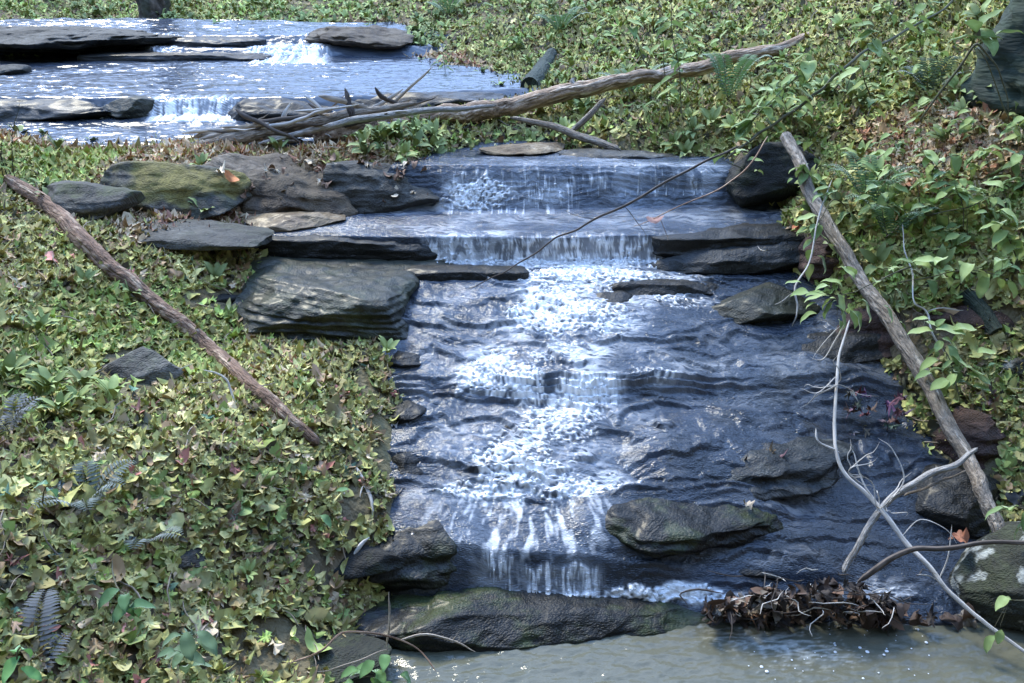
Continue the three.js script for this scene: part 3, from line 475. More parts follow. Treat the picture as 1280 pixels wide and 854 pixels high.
wood('fallen_log', 'long weathered log fallen across the stream above the falls', 'log',
  line([[392, 170, 7.86, 0.0915], [470, 158, 7.95, 0.0880], [560, 145, 8.05, 0.0810], [640, 131, 8.16, 0.0739], [760, 107, 8.4, 0.0634], [870, 84, 8.62, 0.0598], [1000, 53, 8.95, 0.0528], [1090, 26, 9.3, 0.0484], [1150, 6, 9.6, 0.0396]]),
  [{ name: 'branch_stub', pts: line([[500, 152, 7.92, 0.0264], [470, 166, 7.8, 0.0220], [442, 180, 7.66, 0.0158]]), o: { rad: 9, pal: 'pale' } },
    { name: 'branch_stub', pts: line([[720, 112, 8.3, 0.0264], [716, 98, 8.35, 0.0176]]), o: { rad: 8, pal: 'pale' } }],
  { pal: 'log', rad: 34, step: 0.028, rough: 0.3, seed: 3, peel: 0.9, kink: 0.04, mainName: 'trunk', blunt: true, endTone: [0.05, 0.035, 0.025] });
wood('fallen_branch', 'grey limb propped on the left end of the fallen log', 'branch',
  line([[222, 187, 7.6, 0.03], [300, 172, 7.68, 0.055], [370, 156, 7.76, 0.06], [430, 145, 7.84, 0.045], [520, 129, 7.98, 0.02]]), [], { pal: 'grey', rad: 14, seed: 9, peel: 0.4 });
wood('fallen_branch', 'thin pale branch laid along the front of the fallen log', 'branch',
  line([[322, 180, 7.55, 0.015], [400, 160, 7.66, 0.028], [470, 146, 7.75, 0.03], [545, 138, 7.84, 0.026], [620, 132, 7.95, 0.015]]), [], { pal: 'pale', rad: 10, seed: 12, peel: 0.5 });
wood('forked_branch', 'forked grey branch leaning below the fallen log', 'branch',
  line([[638, 147, 8.0, 0.018], [690, 158, 7.86, 0.03], [735, 174, 7.7, 0.034], [776, 188, 7.55, 0.03]]),
  [{ pts: line([[712, 167, 7.78, 0.026], [735, 146, 7.8, 0.026], [757, 123, 7.85, 0.022]]) }], { pal: 'grey', rad: 12, seed: 15, peel: 0.8 });
wood('fallen_branch', 'long brown peeling branch lying down the left bank', 'branch',
  lain([[6, 222, 0.045], [62, 258, 0.055], [110, 308, 0.055], [160, 352, 0.052], [215, 396, 0.048], [262, 434, 0.045], [310, 478, 0.04], [350, 512, 0.036], [398, 556, 0.028]], 0.055),
  [], { pal: 'brown', rad: 20, seed: 21, peel: 0.95, rough: 0.34, step: 0.018, kink: 0.015 });
wood('leaning_pole', 'grey barked pole leaning down the right bank to the pool', 'branch',
  line([[980, 166, 6.75, 0.0382], [1003, 212, 6.45, 0.0425], [1030, 274, 6.1, 0.0425], [1066, 334, 5.75, 0.0425], [1098, 382, 5.45, 0.0442], [1140, 446, 5.1, 0.0442], [1182, 520, 4.72, 0.0425], [1216, 585, 4.42, 0.0391], [1236, 630, 4.2, 0.0374], [1252, 672, 4.05, 0.0340]]),
  [], { pal: 'grey', rad: 22, seed: 27, peel: 0.7, rough: 0.34, step: 0.02, kink: 0.018 });
// bare branching snag in the lower right of the stream
wood('bare_branch', 'bare pale branching snag dipping into the pool from midstream', 'branch',
  line([[1062, 400, 4.75, 0.0051], [1048, 450, 4.62, 0.0076], [1042, 520, 4.4, 0.0089], [1052, 580, 4.22, 0.0102], [1098, 634, 4.05, 0.0127], [1140, 690, 3.86, 0.0127], [1190, 742, 3.7, 0.0115], [1236, 780, 3.55, 0.0102], [1290, 822, 3.4, 0.0089]]),
  [{ pts: line([[1050, 566, 4.26, 0.0057], [1022, 550, 4.3, 0.0051], [1020, 535, 4.34, 0.0045]]) },
    { pts: line([[1098, 634, 4.05, 0.0057], [1078, 600, 4.15, 0.0038], [1064, 560, 4.25, 0.0026]]) },
    { pts: line([[1112, 628, 4.02, 0.0038], [1130, 596, 4.06, 0.0038], [1116, 565, 4.12, 0.0026], [1098, 548, 4.15, 0.0020]]) },
    { pts: line([[1128, 670, 3.92, 0.0026], [1150, 648, 3.95, 0.0026], [1178, 660, 3.9, 0.0020], [1196, 680, 3.86, 0.0013]]) },
    { pts: line([[1046, 470, 4.55, 0.0038], [1020, 490, 4.5, 0.0026], [1000, 486, 4.5, 0.0013]]) },
    { pts: line([[1174, 724, 3.75, 0.0038], [1186, 690, 3.78, 0.0031], [1190, 656, 3.82, 0.0020]]) }],
  { pal: 'pale', rad: 8, seed: 33, thin: true, step: 0.02, rough: 0.3, kink: 0.022 });
wood('fallen_branch', 'white barked forked stick resting against the leaning pole', 'branch',
  line([[1054, 716, 3.95, 0.0150], [1078, 672, 4.02, 0.0165], [1106, 632, 4.1, 0.0180], [1150, 600, 4.2, 0.0180], [1190, 580, 4.3, 0.0165], [1222, 560, 4.38, 0.0105]]),
  [{ pts: line([[1130, 620, 4.16, 0.0075], [1172, 604, 4.22, 0.0067], [1210, 588, 4.34, 0.0045]]), o: { pal: 'grey' } }], { pal: 'pale', rad: 12, seed: 36, peel: 0.9, rough: 0.36, kink: 0.022, step: 0.015 });
wood('fallen_branch', 'thin dark stick reaching from the leaf pile to the lichen boulder', 'branch',
  line([[1072, 728, 3.78, 0.016], [1110, 700, 3.78, 0.016], [1150, 686, 3.76, 0.014], [1210, 682, 3.72, 0.013], [1300, 678, 3.6, 0.011]]), [], { pal: 'dark', rad: 8, seed: 38, thin: true });
wood('bare_twig', 'thin dark twig arching over the curtain fall', 'twig',
  line([[925, 182, 6.6, 0.008], [870, 208, 6.3, 0.009], [800, 246, 6.1, 0.009], [740, 276, 6.0, 0.008], [690, 302, 5.95, 0.006], [640, 336, 5.9, 0.005], [585, 362, 5.85, 0.003]]),
  [{ pts: line([[778, 256, 6.06, 0.004], [792, 275, 6.0, 0.003], [808, 296, 5.96, 0.002]]) }, { pts: line([[745, 274, 6.0, 0.003], [720, 270, 6.0, 0.002], [700, 262, 6.0, 0.001]]) }], { pal: 'dark', rad: 6, seed: 41, thin: true });
wood('bare_twig', 'drooping brown twig with a dead leaf over the right ledges', 'twig',
  line([[960, 170, 6.5, 0.006], [930, 212, 6.3, 0.006], [895, 240, 6.2, 0.005], [850, 258, 6.1, 0.004], [815, 276, 6.05, 0.003], [790, 284, 6.0, 0.002]]),
  [{ pts: line([[822, 272, 6.06, 0.003], [828, 286, 6.0, 0.002], [836, 300, 5.98, 0.002]]) }], { pal: 'brown', rad: 6, seed: 44, thin: true });
wood('bare_twig', 'kinked pale twig hanging from the right bank', 'twig',
  line([[1040, 225, 6.0, 0.006], [1022, 280, 5.85, 0.006], [1010, 330, 5.75, 0.006], [994, 362, 5.7, 0.007], [998, 384, 5.66, 0.006], [990, 408, 5.62, 0.004]]),
  [{ pts: line([[994, 364, 5.7, 0.004], [975, 380, 5.7, 0.003], [955, 384, 5.7, 0.002]]) }], { pal: 'pale', rad: 6, seed: 46, thin: true });
for (const [label, pts] of [
  ['fine grey twig trailing below the green leaves', [[1056, 405, 5.1, 0.005], [1046, 425, 5.1, 0.005], [1030, 448, 5.08, 0.003], [1012, 446, 5.08, 0.002]]],
  ['pair of fine drooping twigs by the dark undercut slab', [[1050, 408, 5.2, 0.004], [1032, 428, 5.2, 0.004], [1016, 448, 5.2, 0.002]]],
  ['zigzag pale vine climbing out of the right bank litter', [[1180, 440, 5.2, 0.006], [1165, 412, 5.2, 0.006], [1158, 388, 5.3, 0.006], [1144, 378, 5.3, 0.005], [1140, 340, 5.5, 0.005], [1132, 310, 5.6, 0.004], [1128, 280, 5.7, 0.003]]],
  ['pale side vine bridging the brown earth face', [[1156, 392, 5.28, 0.004], [1180, 386, 5.26, 0.004], [1205, 388, 5.24, 0.003]]],
  ['dark vine stem slanting up the right slope', [[905, 200, 6.9, 0.01], [960, 160, 6.9, 0.012], [1020, 118, 6.9, 0.012], [1075, 70, 7.2, 0.012], [1160, 22, 7.6, 0.01], [1230, -30, 7.9, 0.008]]],
  ['bent vine hanging before the mossy tree', [[1150, 150, 6.2, 0.008], [1188, 100, 6.1, 0.009], [1220, 58, 6.1, 0.009], [1240, 75, 6.1, 0.006], [1256, 110, 6.1, 0.005], [1262, 150, 6.1, 0.003]]],
  ['short dead twig hooked over the left bank litter', [[212, 500, 4.72, 0.006], [206, 482, 4.72, 0.006], [216, 466, 4.74, 0.006], [242, 454, 4.76, 0.004]]],
  ['grey twig sticking up at the foot of the brown branch', [[252, 462, 4.6, 0.005], [280, 476, 4.55, 0.007], [290, 492, 4.52, 0.006], [298, 515, 4.45, 0.004]]],
  ['forked dead twig below the brown branch', [[292, 488, 4.5, 0.005], [286, 504, 4.46, 0.004], [278, 518, 4.4, 0.003]]],
]) wood('bare_twig', label, 'twig', line(pts), [], { pal: /vine stem|bent vine/.test(label) ? 'vine' : 'pale', rad: 6, seed: pts[0][0] % 50, thin: true, step: 0.03 });
wood('bare_twig', 'whitish dead twig lying on the litter above the dark rock', 'twig', lain([[443, 578, 0.009], [456, 605, 0.01], [464, 625, 0.009], [466, 646, 0.007]], 0.03), [{ pts: lain([[457, 606, 0.006], [450, 622, 0.004]], 0.03) }], { pal: 'pale', rad: 7, seed: 51, thin: true });
wood('bare_twig', 'short pale root stub above the rock sill', 'twig', line([[462, 672, 3.95, 0.012], [450, 684, 3.9, 0.012], [440, 698, 3.86, 0.007]]), [], { pal: 'pale', rad: 7, seed: 53, thin: true });
wood('bare_twig', 'upright dead twig by the pool with a side shoot', 'twig', line([[484, 812, 3.3, 0.005], [484, 780, 3.32, 0.005], [486, 740, 3.36, 0.004]]), [{ pts: line([[484, 812, 3.3, 0.004], [440, 826, 3.2, 0.004], [395, 840, 3.1, 0.003]]) }], { pal: 'grey', rad: 6, seed: 55, thin: true });
wood('bare_twig', 'long curved twig reaching out over the pool edge', 'twig', line([[500, 800, 3.4, 0.006], [530, 794, 3.42, 0.006], [565, 802, 3.42, 0.005], [594, 815, 3.4, 0.003]]), [{ pts: line([[566, 802, 3.42, 0.003], [572, 794, 3.42, 0.002]]) }], { pal: 'grey', rad: 6, seed: 57, thin: true });
wood('bare_twig', 'low brown twig across the litter beside the pool', 'twig', line([[360, 830, 3.05, 0.004], [400, 812, 3.1, 0.005], [430, 790, 3.2, 0.005], [520, 812, 3.28, 0.004], [545, 840, 3.2, 0.003]]), [], { pal: 'brown', rad: 6, seed: 59, thin: true });
// drift sticks jammed against the left end of the log
for (let i = 0; i < 60; i++) {
  const px = 270 + R4() * 240, py = 176 - (px - 300) * 0.2 + (R4() - 0.5) * 40, d = 7.62 + (px - 300) * 0.0014 + R4() * 0.2, L = 30 + R4() * 90, a = (R4() < 0.7 ? -0.25 + (R4() - 0.5) * 0.5 : (R4() - 0.5) * 2.6), r = 0.009 + R4() * 0.02;
  const A = at(px - Math.cos(a) * L / 2, py - Math.sin(a) * L / 2, d), B = at(px + Math.cos(a) * L / 2, py + Math.sin(a) * L / 2, d + (R4() - 0.5) * 0.3);
  for (const p of [A, B]) p.y = Math.max(p.y, ground(p.x, -p.z) + 0.05 + 0.1 * R4());
  wood('drift_stick', 'thin drift stick jammed against the broken end of the fallen log', 'stick', crook(A, B, r, r * 0.6, 3, 0.04), [], { pal: R4() < 0.4 ? 'pale' : R4() < 0.5 ? 'dark' : 'grey', rad: 6, seed: i, thin: true, step: 0.05 }, 'drift sticks piled on the log');
}
wood('broken_stub', 'short black broken stub standing on the drift pile', 'branch', line([[441, 150, 7.8, 0.035], [437, 128, 7.85, 0.03], [431, 110, 7.9, 0.012]]), [], { pal: 'dark', rad: 9, seed: 62 });
wood('rotten_log', 'short mossy rotten log end on the far slope', 'log', lain([[662, 108, 0.09], [678, 85, 0.085], [690, 66, 0.06]], 0.05), [], { pal: 'mossy', rad: 16, seed: 64, blunt: true });
wood('rotten_log', 'short greenish rotten wood lying in the right bank litter', 'log', lain([[1205, 366, 0.05], [1228, 392, 0.055], [1246, 416, 0.05]], 0.05), [], { pal: 'mossy', rad: 14, seed: 66, blunt: true });

// ================================================================ TREES
const CROWN = rng(91);
function tree(label, base, h, r, pal, moss, lean, flare, limbs, leaf = 0.05, per = 70) {
  const g = groupThing('tree', base, label, 'tree'), top = new THREE.Vector3(lean, h, lean * 0.4);
  const pts = []; for (let i = 0; i <= 8; i++) { const t = i / 8; pts.push([new THREE.Vector3(lean * t * t, h * t - 0.3, lean * 0.4 * t * t), r * (1 - 0.6 * t) * (1 + flare * Math.exp(-t * h * 1.6))]); }
  const trunk = mesh('trunk', limb(pts, { pal, moss, rad: 40, step: 0.06, rough: 0.42, seed: base.x }), M.bark, g);
  const tips = [];
  for (let i = 0; i < limbs; i++) { const t = (leaf > 0.1 ? 0.22 : 0.5) + (leaf > 0.1 ? 0.76 : 0.48) * (i / limbs), a = i * 2.4, L = h * 0.32 * (1.2 - t * 0.6), p0 = new THREE.Vector3(lean * t * t, h * t - 0.3, lean * 0.4 * t * t), p1 = p0.clone().add(new THREE.Vector3(Math.cos(a) * L, L * 0.55, Math.sin(a) * L)); mesh('limb', limb(crook(p0, p1, r * 0.28, r * 0.06, 3, L * 0.15, CROWN), { pal, rad: 7, step: 0.3, seed: i }), M.bark, trunk); tips.push(p0.clone().lerp(p1, 0.7), p1); }
  const pos = [], idx = [];
  for (const t of tips) for (let k = 0; k < per; k++) { const c = t.clone().add(new THREE.Vector3(CROWN() - 0.5, CROWN() - 0.5, CROWN() - 0.5).multiplyScalar(h * (leaf > 0.1 ? 0.3 : 0.16))), a = CROWN() * 6.3, b = (CROWN() - 0.5) * 2, s = leaf * (1 + CROWN()), u = new THREE.Vector3(Math.cos(a), b * 0.5, Math.sin(a)).multiplyScalar(s), w = new THREE.Vector3(-Math.sin(a), b, Math.cos(a)).multiplyScalar(s * 0.55), o = pos.length / 3; for (const q of [c.clone().sub(u), c.clone().add(w), c.clone().add(u), c.clone().sub(w)]) pos.push(q.x, q.y, q.z); idx.push(o, o + 1, o + 2, o, o + 2, o + 3); }
  mesh('crown', geom(pos, idx, new Float32Array(pos.length).fill(1)), leafMat(0.09, 0.15, 0.04, true), g);
  return g;
}
{ const p = hit(194, 22); tree('slim grey tree trunk standing behind the top ledge', new THREE.Vector3(p.x, ground(p.x, -p.z), p.z), 9, 0.19, 'dark', 0.5, 0.3, 0.3, 7); }
{ const p = hit(1262, 128); p.x += 0.34; tree('broad mossy tree base on the right slope', new THREE.Vector3(p.x, ground(p.x, -p.z), p.z - 0.1), 10, 0.27, 'mossy', 0.6, 0.4, 0.9, 7); }

// the wooded bank that closes the ravine downstream; it keeps light off the faces that look that way
for (const [x, d, h, r, n] of [[-5.5, -4, 11, 0.2, 9], [-2.6, -6.5, 13, 0.24, 10], [0.6, -5, 12, 0.22, 10], [3.6, -6, 13, 0.24, 10], [6.2, -3.5, 12, 0.2, 9], [8.4, 0.5, 11, 0.2, 8], [-8.6, -1, 12, 0.22, 8]]) tree('leafy tree on the downstream bank facing the cascade', new THREE.Vector3(x, ground(x, d), -d), h, r, 'dark', 0.3, 0.3, 0.3, n, 0.16, 130).userData.group = 'trees on the downstream bank';

for (const [k, label] of [[0, 'hair fine twig spray on the bare snag above the leaf pile'], [1, 'hair fine twig spray beside the fork of the bare snag'], [2, 'hair fine twig spray at the top of the bare snag']]) {
  const A = [[1100, 636, 4.04], [1060, 590, 4.2], [1046, 480, 4.5]][k], a = at(...A);
  wood('bare_twig', label, 'twig', crook(a, at(A[0] + [40, 34, -46][k], A[1] - [46, -20, -30][k], A[2] + 0.05), 0.005, 0.002, 4, 0.04), Array.from({ length: 5 }, (_, i) => ({ pts: crook(a.clone(), at(A[0] + (R4() - 0.5) * 110, A[1] - 20 + (R4() - 0.5) * 80, A[2] + (R4() - 0.5) * 0.2), 0.004, 0.0015, 4, 0.05) })), { pal: 'pale', rad: 5, seed: 80 + k, thin: true, step: 0.03 });
}

// ================================================================ LEAVES
// a curled blade lying along +x, up +y; kind: 0 oval, 1 lobed oak, 2 pointed
function blade(kind, L, W, curl, fold, n = 7, twist = 0) {
  const pos = [], idx = [];
  for (let i = 0; i <= n; i++) {
    const t = i / n; let w = kind === 2 ? Math.pow(Math.sin(Math.PI * Math.pow(t, 0.7)), 0.9) : Math.pow(Math.sin(Math.PI * (0.04 + 0.94 * t)), 0.75);
    if (kind === 1) w *= 0.62 + 0.5 * Math.abs(Math.sin(t * Math.PI * 3.5 + 0.3));
    w *= W / 2; const x = (t - 0.5) * L, y = curl * L * (4 * (t - 0.5) ** 2) + 0.04 * L * Math.sin(t * 9), tw = twist * (t - 0.5);
    pos.push(x, y, 0, x - (kind === 1 ? 0.05 * L : 0), y + fold * w + tw * w, w, x - (kind === 1 ? 0.05 * L : 0), y + fold * w - tw * w, -w);
  }
  for (let i = 0; i < n; i++) { const a = i * 3, b = a + 3; idx.push(a, a + 1, b, b, a + 1, b + 1, a, b, a + 2, b, b + 2, a + 2); }
  const col = []; for (let i = 0; i < pos.length / 3; i++) { const m = i % 3 ? 0.86 + 0.12 * noise(i * 1.7, 2.5, 1) : 1.12; col.push(m, m, m * (i % 3 ? 0.92 : 1.05)); }   // pale midrib
  return geom(pos, idx, col);
}
// a crumpled leaf of any outline: rad(a) is its edge, rings of vertices bent and creased
function crumpled(rad, curl, crumple, seed, n = 20) {
  const pos = [0, 0.02, 0], idx = [], R = rng(seed);
  const ring = (k) => { for (let i = 0; i < n; i++) { const a = i / n * Math.PI * 2, r = rad(a) * k, x = Math.cos(a) * r, z = Math.sin(a) * r; pos.push(x, curl * (x * x * 2.2 - z * z * 1.2) * 2 + crumple * k * (noise(x * 4 + seed, z * 4, seed) + 0.5 * (R() - 0.5)), z); } };
  ring(0.5); ring(1);
  for (let i = 0; i < n; i++) { const j = (i + 1) % n; idx.push(0, 1 + j, 1 + i, 1 + i, 1 + j, 1 + n + i, 1 + j, 1 + n + j, 1 + n + i); }
  const col = []; for (let i = 0; i < pos.length / 3; i++) { const m = 1.0 + 0.45 * noise(pos[i * 3] * 5 + seed, 3, pos[i * 3 + 2] * 5) + 0.14 * (R() - 0.5); col.push(m, m * (0.96 + 0.06 * R()), m * 0.95); }
  return geom(pos, idx, col);
}
const oakEdge = (a) => { const c = Math.abs(Math.cos(a)), base = 0.5 / Math.sqrt(c * c + (1 - c * c) * 4.2); return base * (0.80 + 0.34 * Math.cos(a * 9 + 0.4)); };
const mapleEdge = (a) => 0.46 * (0.62 + 0.38 * Math.abs(Math.cos(a * 2.5))) * (1 + 0.12 * Math.cos(a));
const beechEdge = (a) => { const c = Math.cos(a); return 0.5 / Math.sqrt(c * c + (1 - c * c) * 3.6) * (1 + 0.14 * Math.max(0, c) ** 6); };
const tulipEdge = (a) => 0.44 * (0.72 + 0.28 * Math.abs(Math.cos(a * 2))) * (1 - 0.15 * Math.cos(a)), willowEdge = (a) => { const c = Math.cos(a); return 0.5 / Math.sqrt(c * c + (1 - c * c) * 9); };
const LEAVES = [crumpled(beechEdge, 0.28, 0.14, 3, 14), crumpled(oakEdge, 0.35, 0.26, 8, 22), crumpled(mapleEdge, -0.25, 0.28, 14, 20), crumpled(tulipEdge, 0.2, 0.3, 19, 16), crumpled(willowEdge, 0.4, 0.16, 23, 12), crumpled((a) => oakEdge(a) * (1 + 0.25 * Math.cos(a * 3)), -0.2, 0.34, 29, 22)];
const LEAF_PLUS = [crumpled(beechEdge, -0.3, 0.14, 31, 14), crumpled(oakEdge, 0.25, 0.22, 37, 26), crumpled(mapleEdge, 0.3, 0.28, 41, 22), crumpled(beechEdge, 0.18, 0.08, 47, 14), crumpled(oakEdge, -0.4, 0.3, 53, 26)];
const UP = new THREE.Vector3(0, 1, 0);
const LR = rng(2024);
// tone of a fallen leaf at a place on the banks
const TONES = { olive: [0.295, 0.29, 0.10], straw: [0.43, 0.405, 0.18], drab: [0.20, 0.175, 0.07], green: [0.19, 0.245, 0.07], lime: [0.28, 0.37, 0.10], brown: [0.27, 0.185, 0.11], tan: [0.44, 0.35, 0.24], rust: [0.30, 0.145, 0.09], pink: [0.40, 0.17, 0.14], dark: [0.055, 0.05, 0.028], teal: [0.12, 0.20, 0.13] };
const pick = (list, r) => { let s = 0; for (const [, w] of list) s += w; r *= s; for (const [k, w] of list) { r -= w; if (r <= 0) return TONES[k]; } return TONES.olive; };
const zone = (px, py, e) => ((px - e[0]) / e[2]) ** 2 + ((py - e[1]) / e[3]) ** 2 < 1;
const BARE = [[168, 468, 50, 34], [345, 800, 60, 30], [430, 705, 60, 24], [1130, 420, 70, 34], [1230, 395, 60, 22], [960, 215, 55, 34], [1205, 560, 45, 50], [350, 835, 70, 26], [1060, 440, 40, 40], [1000, 320, 40, 30], [270, 375, 46, 16]];
const BROWNISH = [[340, 230, 230, 50], [250, 285, 110, 32], [120, 168, 130, 26], [330, 190, 150, 18], [1180, 190, 110, 60], [550, 95, 70, 30], [470, 45, 60, 20], [60, 150, 60, 16]];
const GREENER = [[160, 420, 150, 70], [60, 470, 110, 60], [1200, 250, 120, 60], [100, 210, 110, 40], [230, 180, 150, 14], [460, 190, 90, 18], [1120, 330, 110, 60], [260, 10, 330, 18]];
function place(o, p, nrm, yaw, tilt, roll, s) { o.position.copy(p); o.quaternion.setFromUnitVectors(UP, nrm).multiply(new THREE.Quaternion().setFromEuler(new THREE.Euler(roll, yaw, tilt, 'YXZ'))); o.scale.copy(s); }
const litter = LEAVES.map(() => []), near = [];
{
  const dummy = new THREE.Object3D(), tryAt = (x, d, dens) => {
    const h = ground(x, d), p = new THREE.Vector3(x, h, -d), [px, py, t] = bearing(p);
    if (t < 1.2 || px < -190 || px > 1470 || py < -160 || py > 1000) return;
    let r = LR(); if (BARE.some((e) => zone(px, py, e)) && r > 0.12) return;
    if (h < 0.02) return;
    if (px > 415 && px < 540 && py > 425 && py < 700 && noise(x * 5, d * 5, 44) > 0.22 - 0.0035 * (px - 430)) return;      // raw mud shows along the ragged water edge
    const brown = BROWNISH.some((e) => zone(px, py, e)), green = GREENER.some((e) => zone(px, py, e)), far = d > 7.4, right = x > 1 && !brown;
    const q = LR();
    const tone = brown ? pick([['brown', 3], ['tan', 2.4], ['rust', 1], ['drab', 1.5], ['olive', 0.8]], q) : green ? pick([['green', 2.4], ['lime', 1.5], ['olive', 3.4], ['brown', 0.5], ['straw', 1], ['drab', 1.4]], q)
      : far ? pick([['green', 2.4], ['olive', 3], ['drab', 2.4], ['straw', 0.7], ['dark', 0.9], ['brown', 0.7], ['lime', 0.3]], q) : right ? pick([['olive', 3.2], ['green', 1.8], ['drab', 2.2], ['straw', 1.2], ['brown', 0.7], ['dark', 0.6], ['lime', 0.4]], q)
        : pick([['olive', 4], ['straw', 1.8], ['drab', 2.4], ['green', 0.7], ['brown', 1.3], ['tan', 0.5], ['dark', 0.3], ['pink', 0.12], ['teal', 0.1], ['lime', 0.25]], q);
    const n = gnormal(x, d), s = (0.03 + 0.12 * LR() * LR() * LR() + 0.04 * LR()) * (far ? 1.2 : right ? 1.2 : 1.05), patch = fbm(x * 0.9, d * 0.9, 17, 3), k = (0.8 + 0.55 * LR()) * (1.15 + 0.8 * patch);
    p.addScaledVector(n, 0.004 + 0.03 * LR());
    place(dummy, p, n, LR() * 6.283, (LR() - 0.5) * (LR() < 0.75 ? 0.5 : 1.5), (LR() - 0.5) * (LR() < 0.75 ? 0.5 : 1.5), new THREE.Vector3(s, s * (0.6 + 1.0 * LR()), s * (0.7 + 0.7 * LR()))); dummy.updateMatrix();
    const e = { m: dummy.matrix.clone(), c: [tone[0] * k, tone[1] * k, tone[2] * k], kind: Math.floor(LR() * 6), size: s / t, seen: px > 0 && px < 1280 && py > 0 && py < 854 && (px < 470 || px > 1000) };
    litter[e.kind].push(e); if (e.seen) near.push(e);
  };
  const scatter = (n, x0, x1, d0, d1) => { for (let i = 0; i < n; i++) tryAt(mix(x0, x1, LR()), mix(d0, d1, LR())); };
  scatter(52000, -4.6, -0.3, 1.8, 7.6); scatter(62000, 1.2, 6.5, 3.0, 8.5); scatter(58000, -7.5, 7.8, 7.2, 12); scatter(46000, -8.5, 9, 12, 19);
}
// the 300 leaves that show largest are pieces of the ground, each on its own
near.sort((a, b) => b.size - a.size); near.length = Math.min(300, near.length);
const big = new Set(near);
{
  const tint = (c) => leafMat(...c.map((v) => Math.round(v * 28) / 28 + 0.01), false);
  near.forEach((e, i) => { const o = shade(new THREE.Mesh(LEAF_PLUS[i % 5], tint(e.c))); o.name = i ? `leaf_${String(i).padStart(3, '0')}` : 'leaf'; e.m.decompose(o.position, o.quaternion, o.scale); o.position.y += 0.012; groundObject.add(o); });
}
['curled oval dead leaves layered over the stream banks', 'lobed oak leaf litter spread over the stream banks', 'star lobed crumpled leaf litter spread over the stream banks', 'broad squarish dead leaves scattered over the stream banks', 'narrow willow shaped dead leaves scattered over the stream banks', 'torn ragged leaf litter spread over the stream banks'].forEach((label, k) => {
  const list = litter[k].filter((e) => !big.has(e)), im = shade(new THREE.InstancedMesh(LEAVES[k], M.litter, list.length)), c = new THREE.Color();
  list.forEach((e, i) => { im.setMatrixAt(i, e.m); im.setColorAt(i, c.setRGB(...e.c)); });
  im.name = numbered('leaf_litter'); tag(im, label, 'leaf litter', null, 'stuff'); scene.add(im);
});
// low green herbs and grass tufts between the leaves
{
  const parts = []; const hr = rng(5);
  for (let i = 0; i < 7; i++) { const g = blade(i % 2 ? 2 : 0, 0.07 + 0.04 * hr(), 0.03 + 0.012 * hr(), -0.2, 0.3, 5); g.translate(0.05, 0, 0); g.rotateZ(0.35 + hr() * 0.7); g.rotateY(i * 0.9 + hr()); g.translate(0, 0.02 + 0.035 * hr(), 0); parts.push(g); }
  const g = mergeGeometries(parts), list = [], dummy = new THREE.Object3D();
  const put = (n, x0, x1, d0, d1, keep) => { for (let i = 0; i < n; i++) { const x = mix(x0, x1, hr()), d = mix(d0, d1, hr()), h = ground(x, d), p = new THREE.Vector3(x, h + 0.015, -d), [px, py, t] = bearing(p); if (t < 1.5 || h < 0.05 || px < -190 || px > 1470 || py < -160 || !keep(px, py) || BARE.some((e) => zone(px, py, e))) continue; if (noise(x * 1.1, d * 1.1, 6) < 0.35 * (hr() - 0.55)) continue; const s = 0.7 + hr() * 0.9; place(dummy, p, gnormal(x, d), hr() * 6.3, 0, 0, new THREE.Vector3(s, s, s)); dummy.updateMatrix(); const k = 0.6 + 0.7 * hr(), y = hr(); list.push([dummy.matrix.clone(), [mix(0.17, 0.27, y) * k, mix(0.23, 0.32, y) * k, mix(0.075, 0.11, y) * k]]); } };
  const any = () => hr() < 0.5;
  put(500, -4, -0.5, 2, 7.4, (px, py) => GREENER.some((e) => zone(px, py, e)) || hr() < 0.08); put(520, 1.4, 6, 3.6, 8, (px, py) => hr() < 0.5); put(1000, -7, 7.5, 7.3, 12, any); put(4500, -8, 9, 12, 19, (px) => hr() < (px < 560 ? 0.9 : 0.4)); put(140, -1.6, 0.2, 7.05, 7.9, (px, py) => zone(px, py, [470, 188, 110, 20]) || zone(px, py, [240, 182, 150, 10]));
  const im = shade(new THREE.InstancedMesh(g, leafMat(1, 1, 1, false), list.length)), c = new THREE.Color(); list.forEach((e, i) => { im.setMatrixAt(i, e[0]); im.setColorAt(i, c.setRGB(...e[1])); });
  im.name = 'ground_herbs'; tag(im, 'low green herbs sprouting through the leaf litter on the slopes', 'ground cover', null, 'stuff'); scene.add(im);
}

// fine dead twigs strewn through the litter
{
  const g = limb([[new THREE.Vector3(-0.5, 0, 0), 0.016], [new THREE.Vector3(-0.15, 0.03, 0.05), 0.015], [new THREE.Vector3(0.2, -0.01, -0.02), 0.011], [new THREE.Vector3(0.5, 0.03, 0.03), 0.006]], { pal: 'pale', rad: 5, seg: 8, kink: 0.03 }), list = [], tr = rng(64), dummy = new THREE.Object3D();
  for (let i = 0; i < 2600; i++) { const x = mix(-5, 6, tr()), d = mix(2, 11, tr()), h = ground(x, d), p = new THREE.Vector3(x, h + 0.03 + 0.02 * tr(), -d), b = bearing(p); if (h < 0.05 || b[2] < 1.5 || b[0] < -150 || b[0] > 1430) continue; const s = 0.08 + 0.3 * tr() * tr(); place(dummy, p, gnormal(x, d), tr() * 6.3, (tr() - 0.5) * 0.4, 0, new THREE.Vector3(s, s, s)); dummy.updateMatrix(); list.push([dummy.matrix.clone(), 0.35 + 0.6 * tr()]); }
  const im = shade(new THREE.InstancedMesh(g, M.twig, list.length)), c = new THREE.Color(); list.forEach((e, i) => { im.setMatrixAt(i, e[0]); im.setColorAt(i, c.setRGB(e[1], e[1] * 0.88, e[1] * 0.75)); });
  im.name = 'twig_litter'; tag(im, 'fine dead twigs strewn through the leaf litter of both banks', 'twig litter', null, 'stuff'); scene.add(im);
}

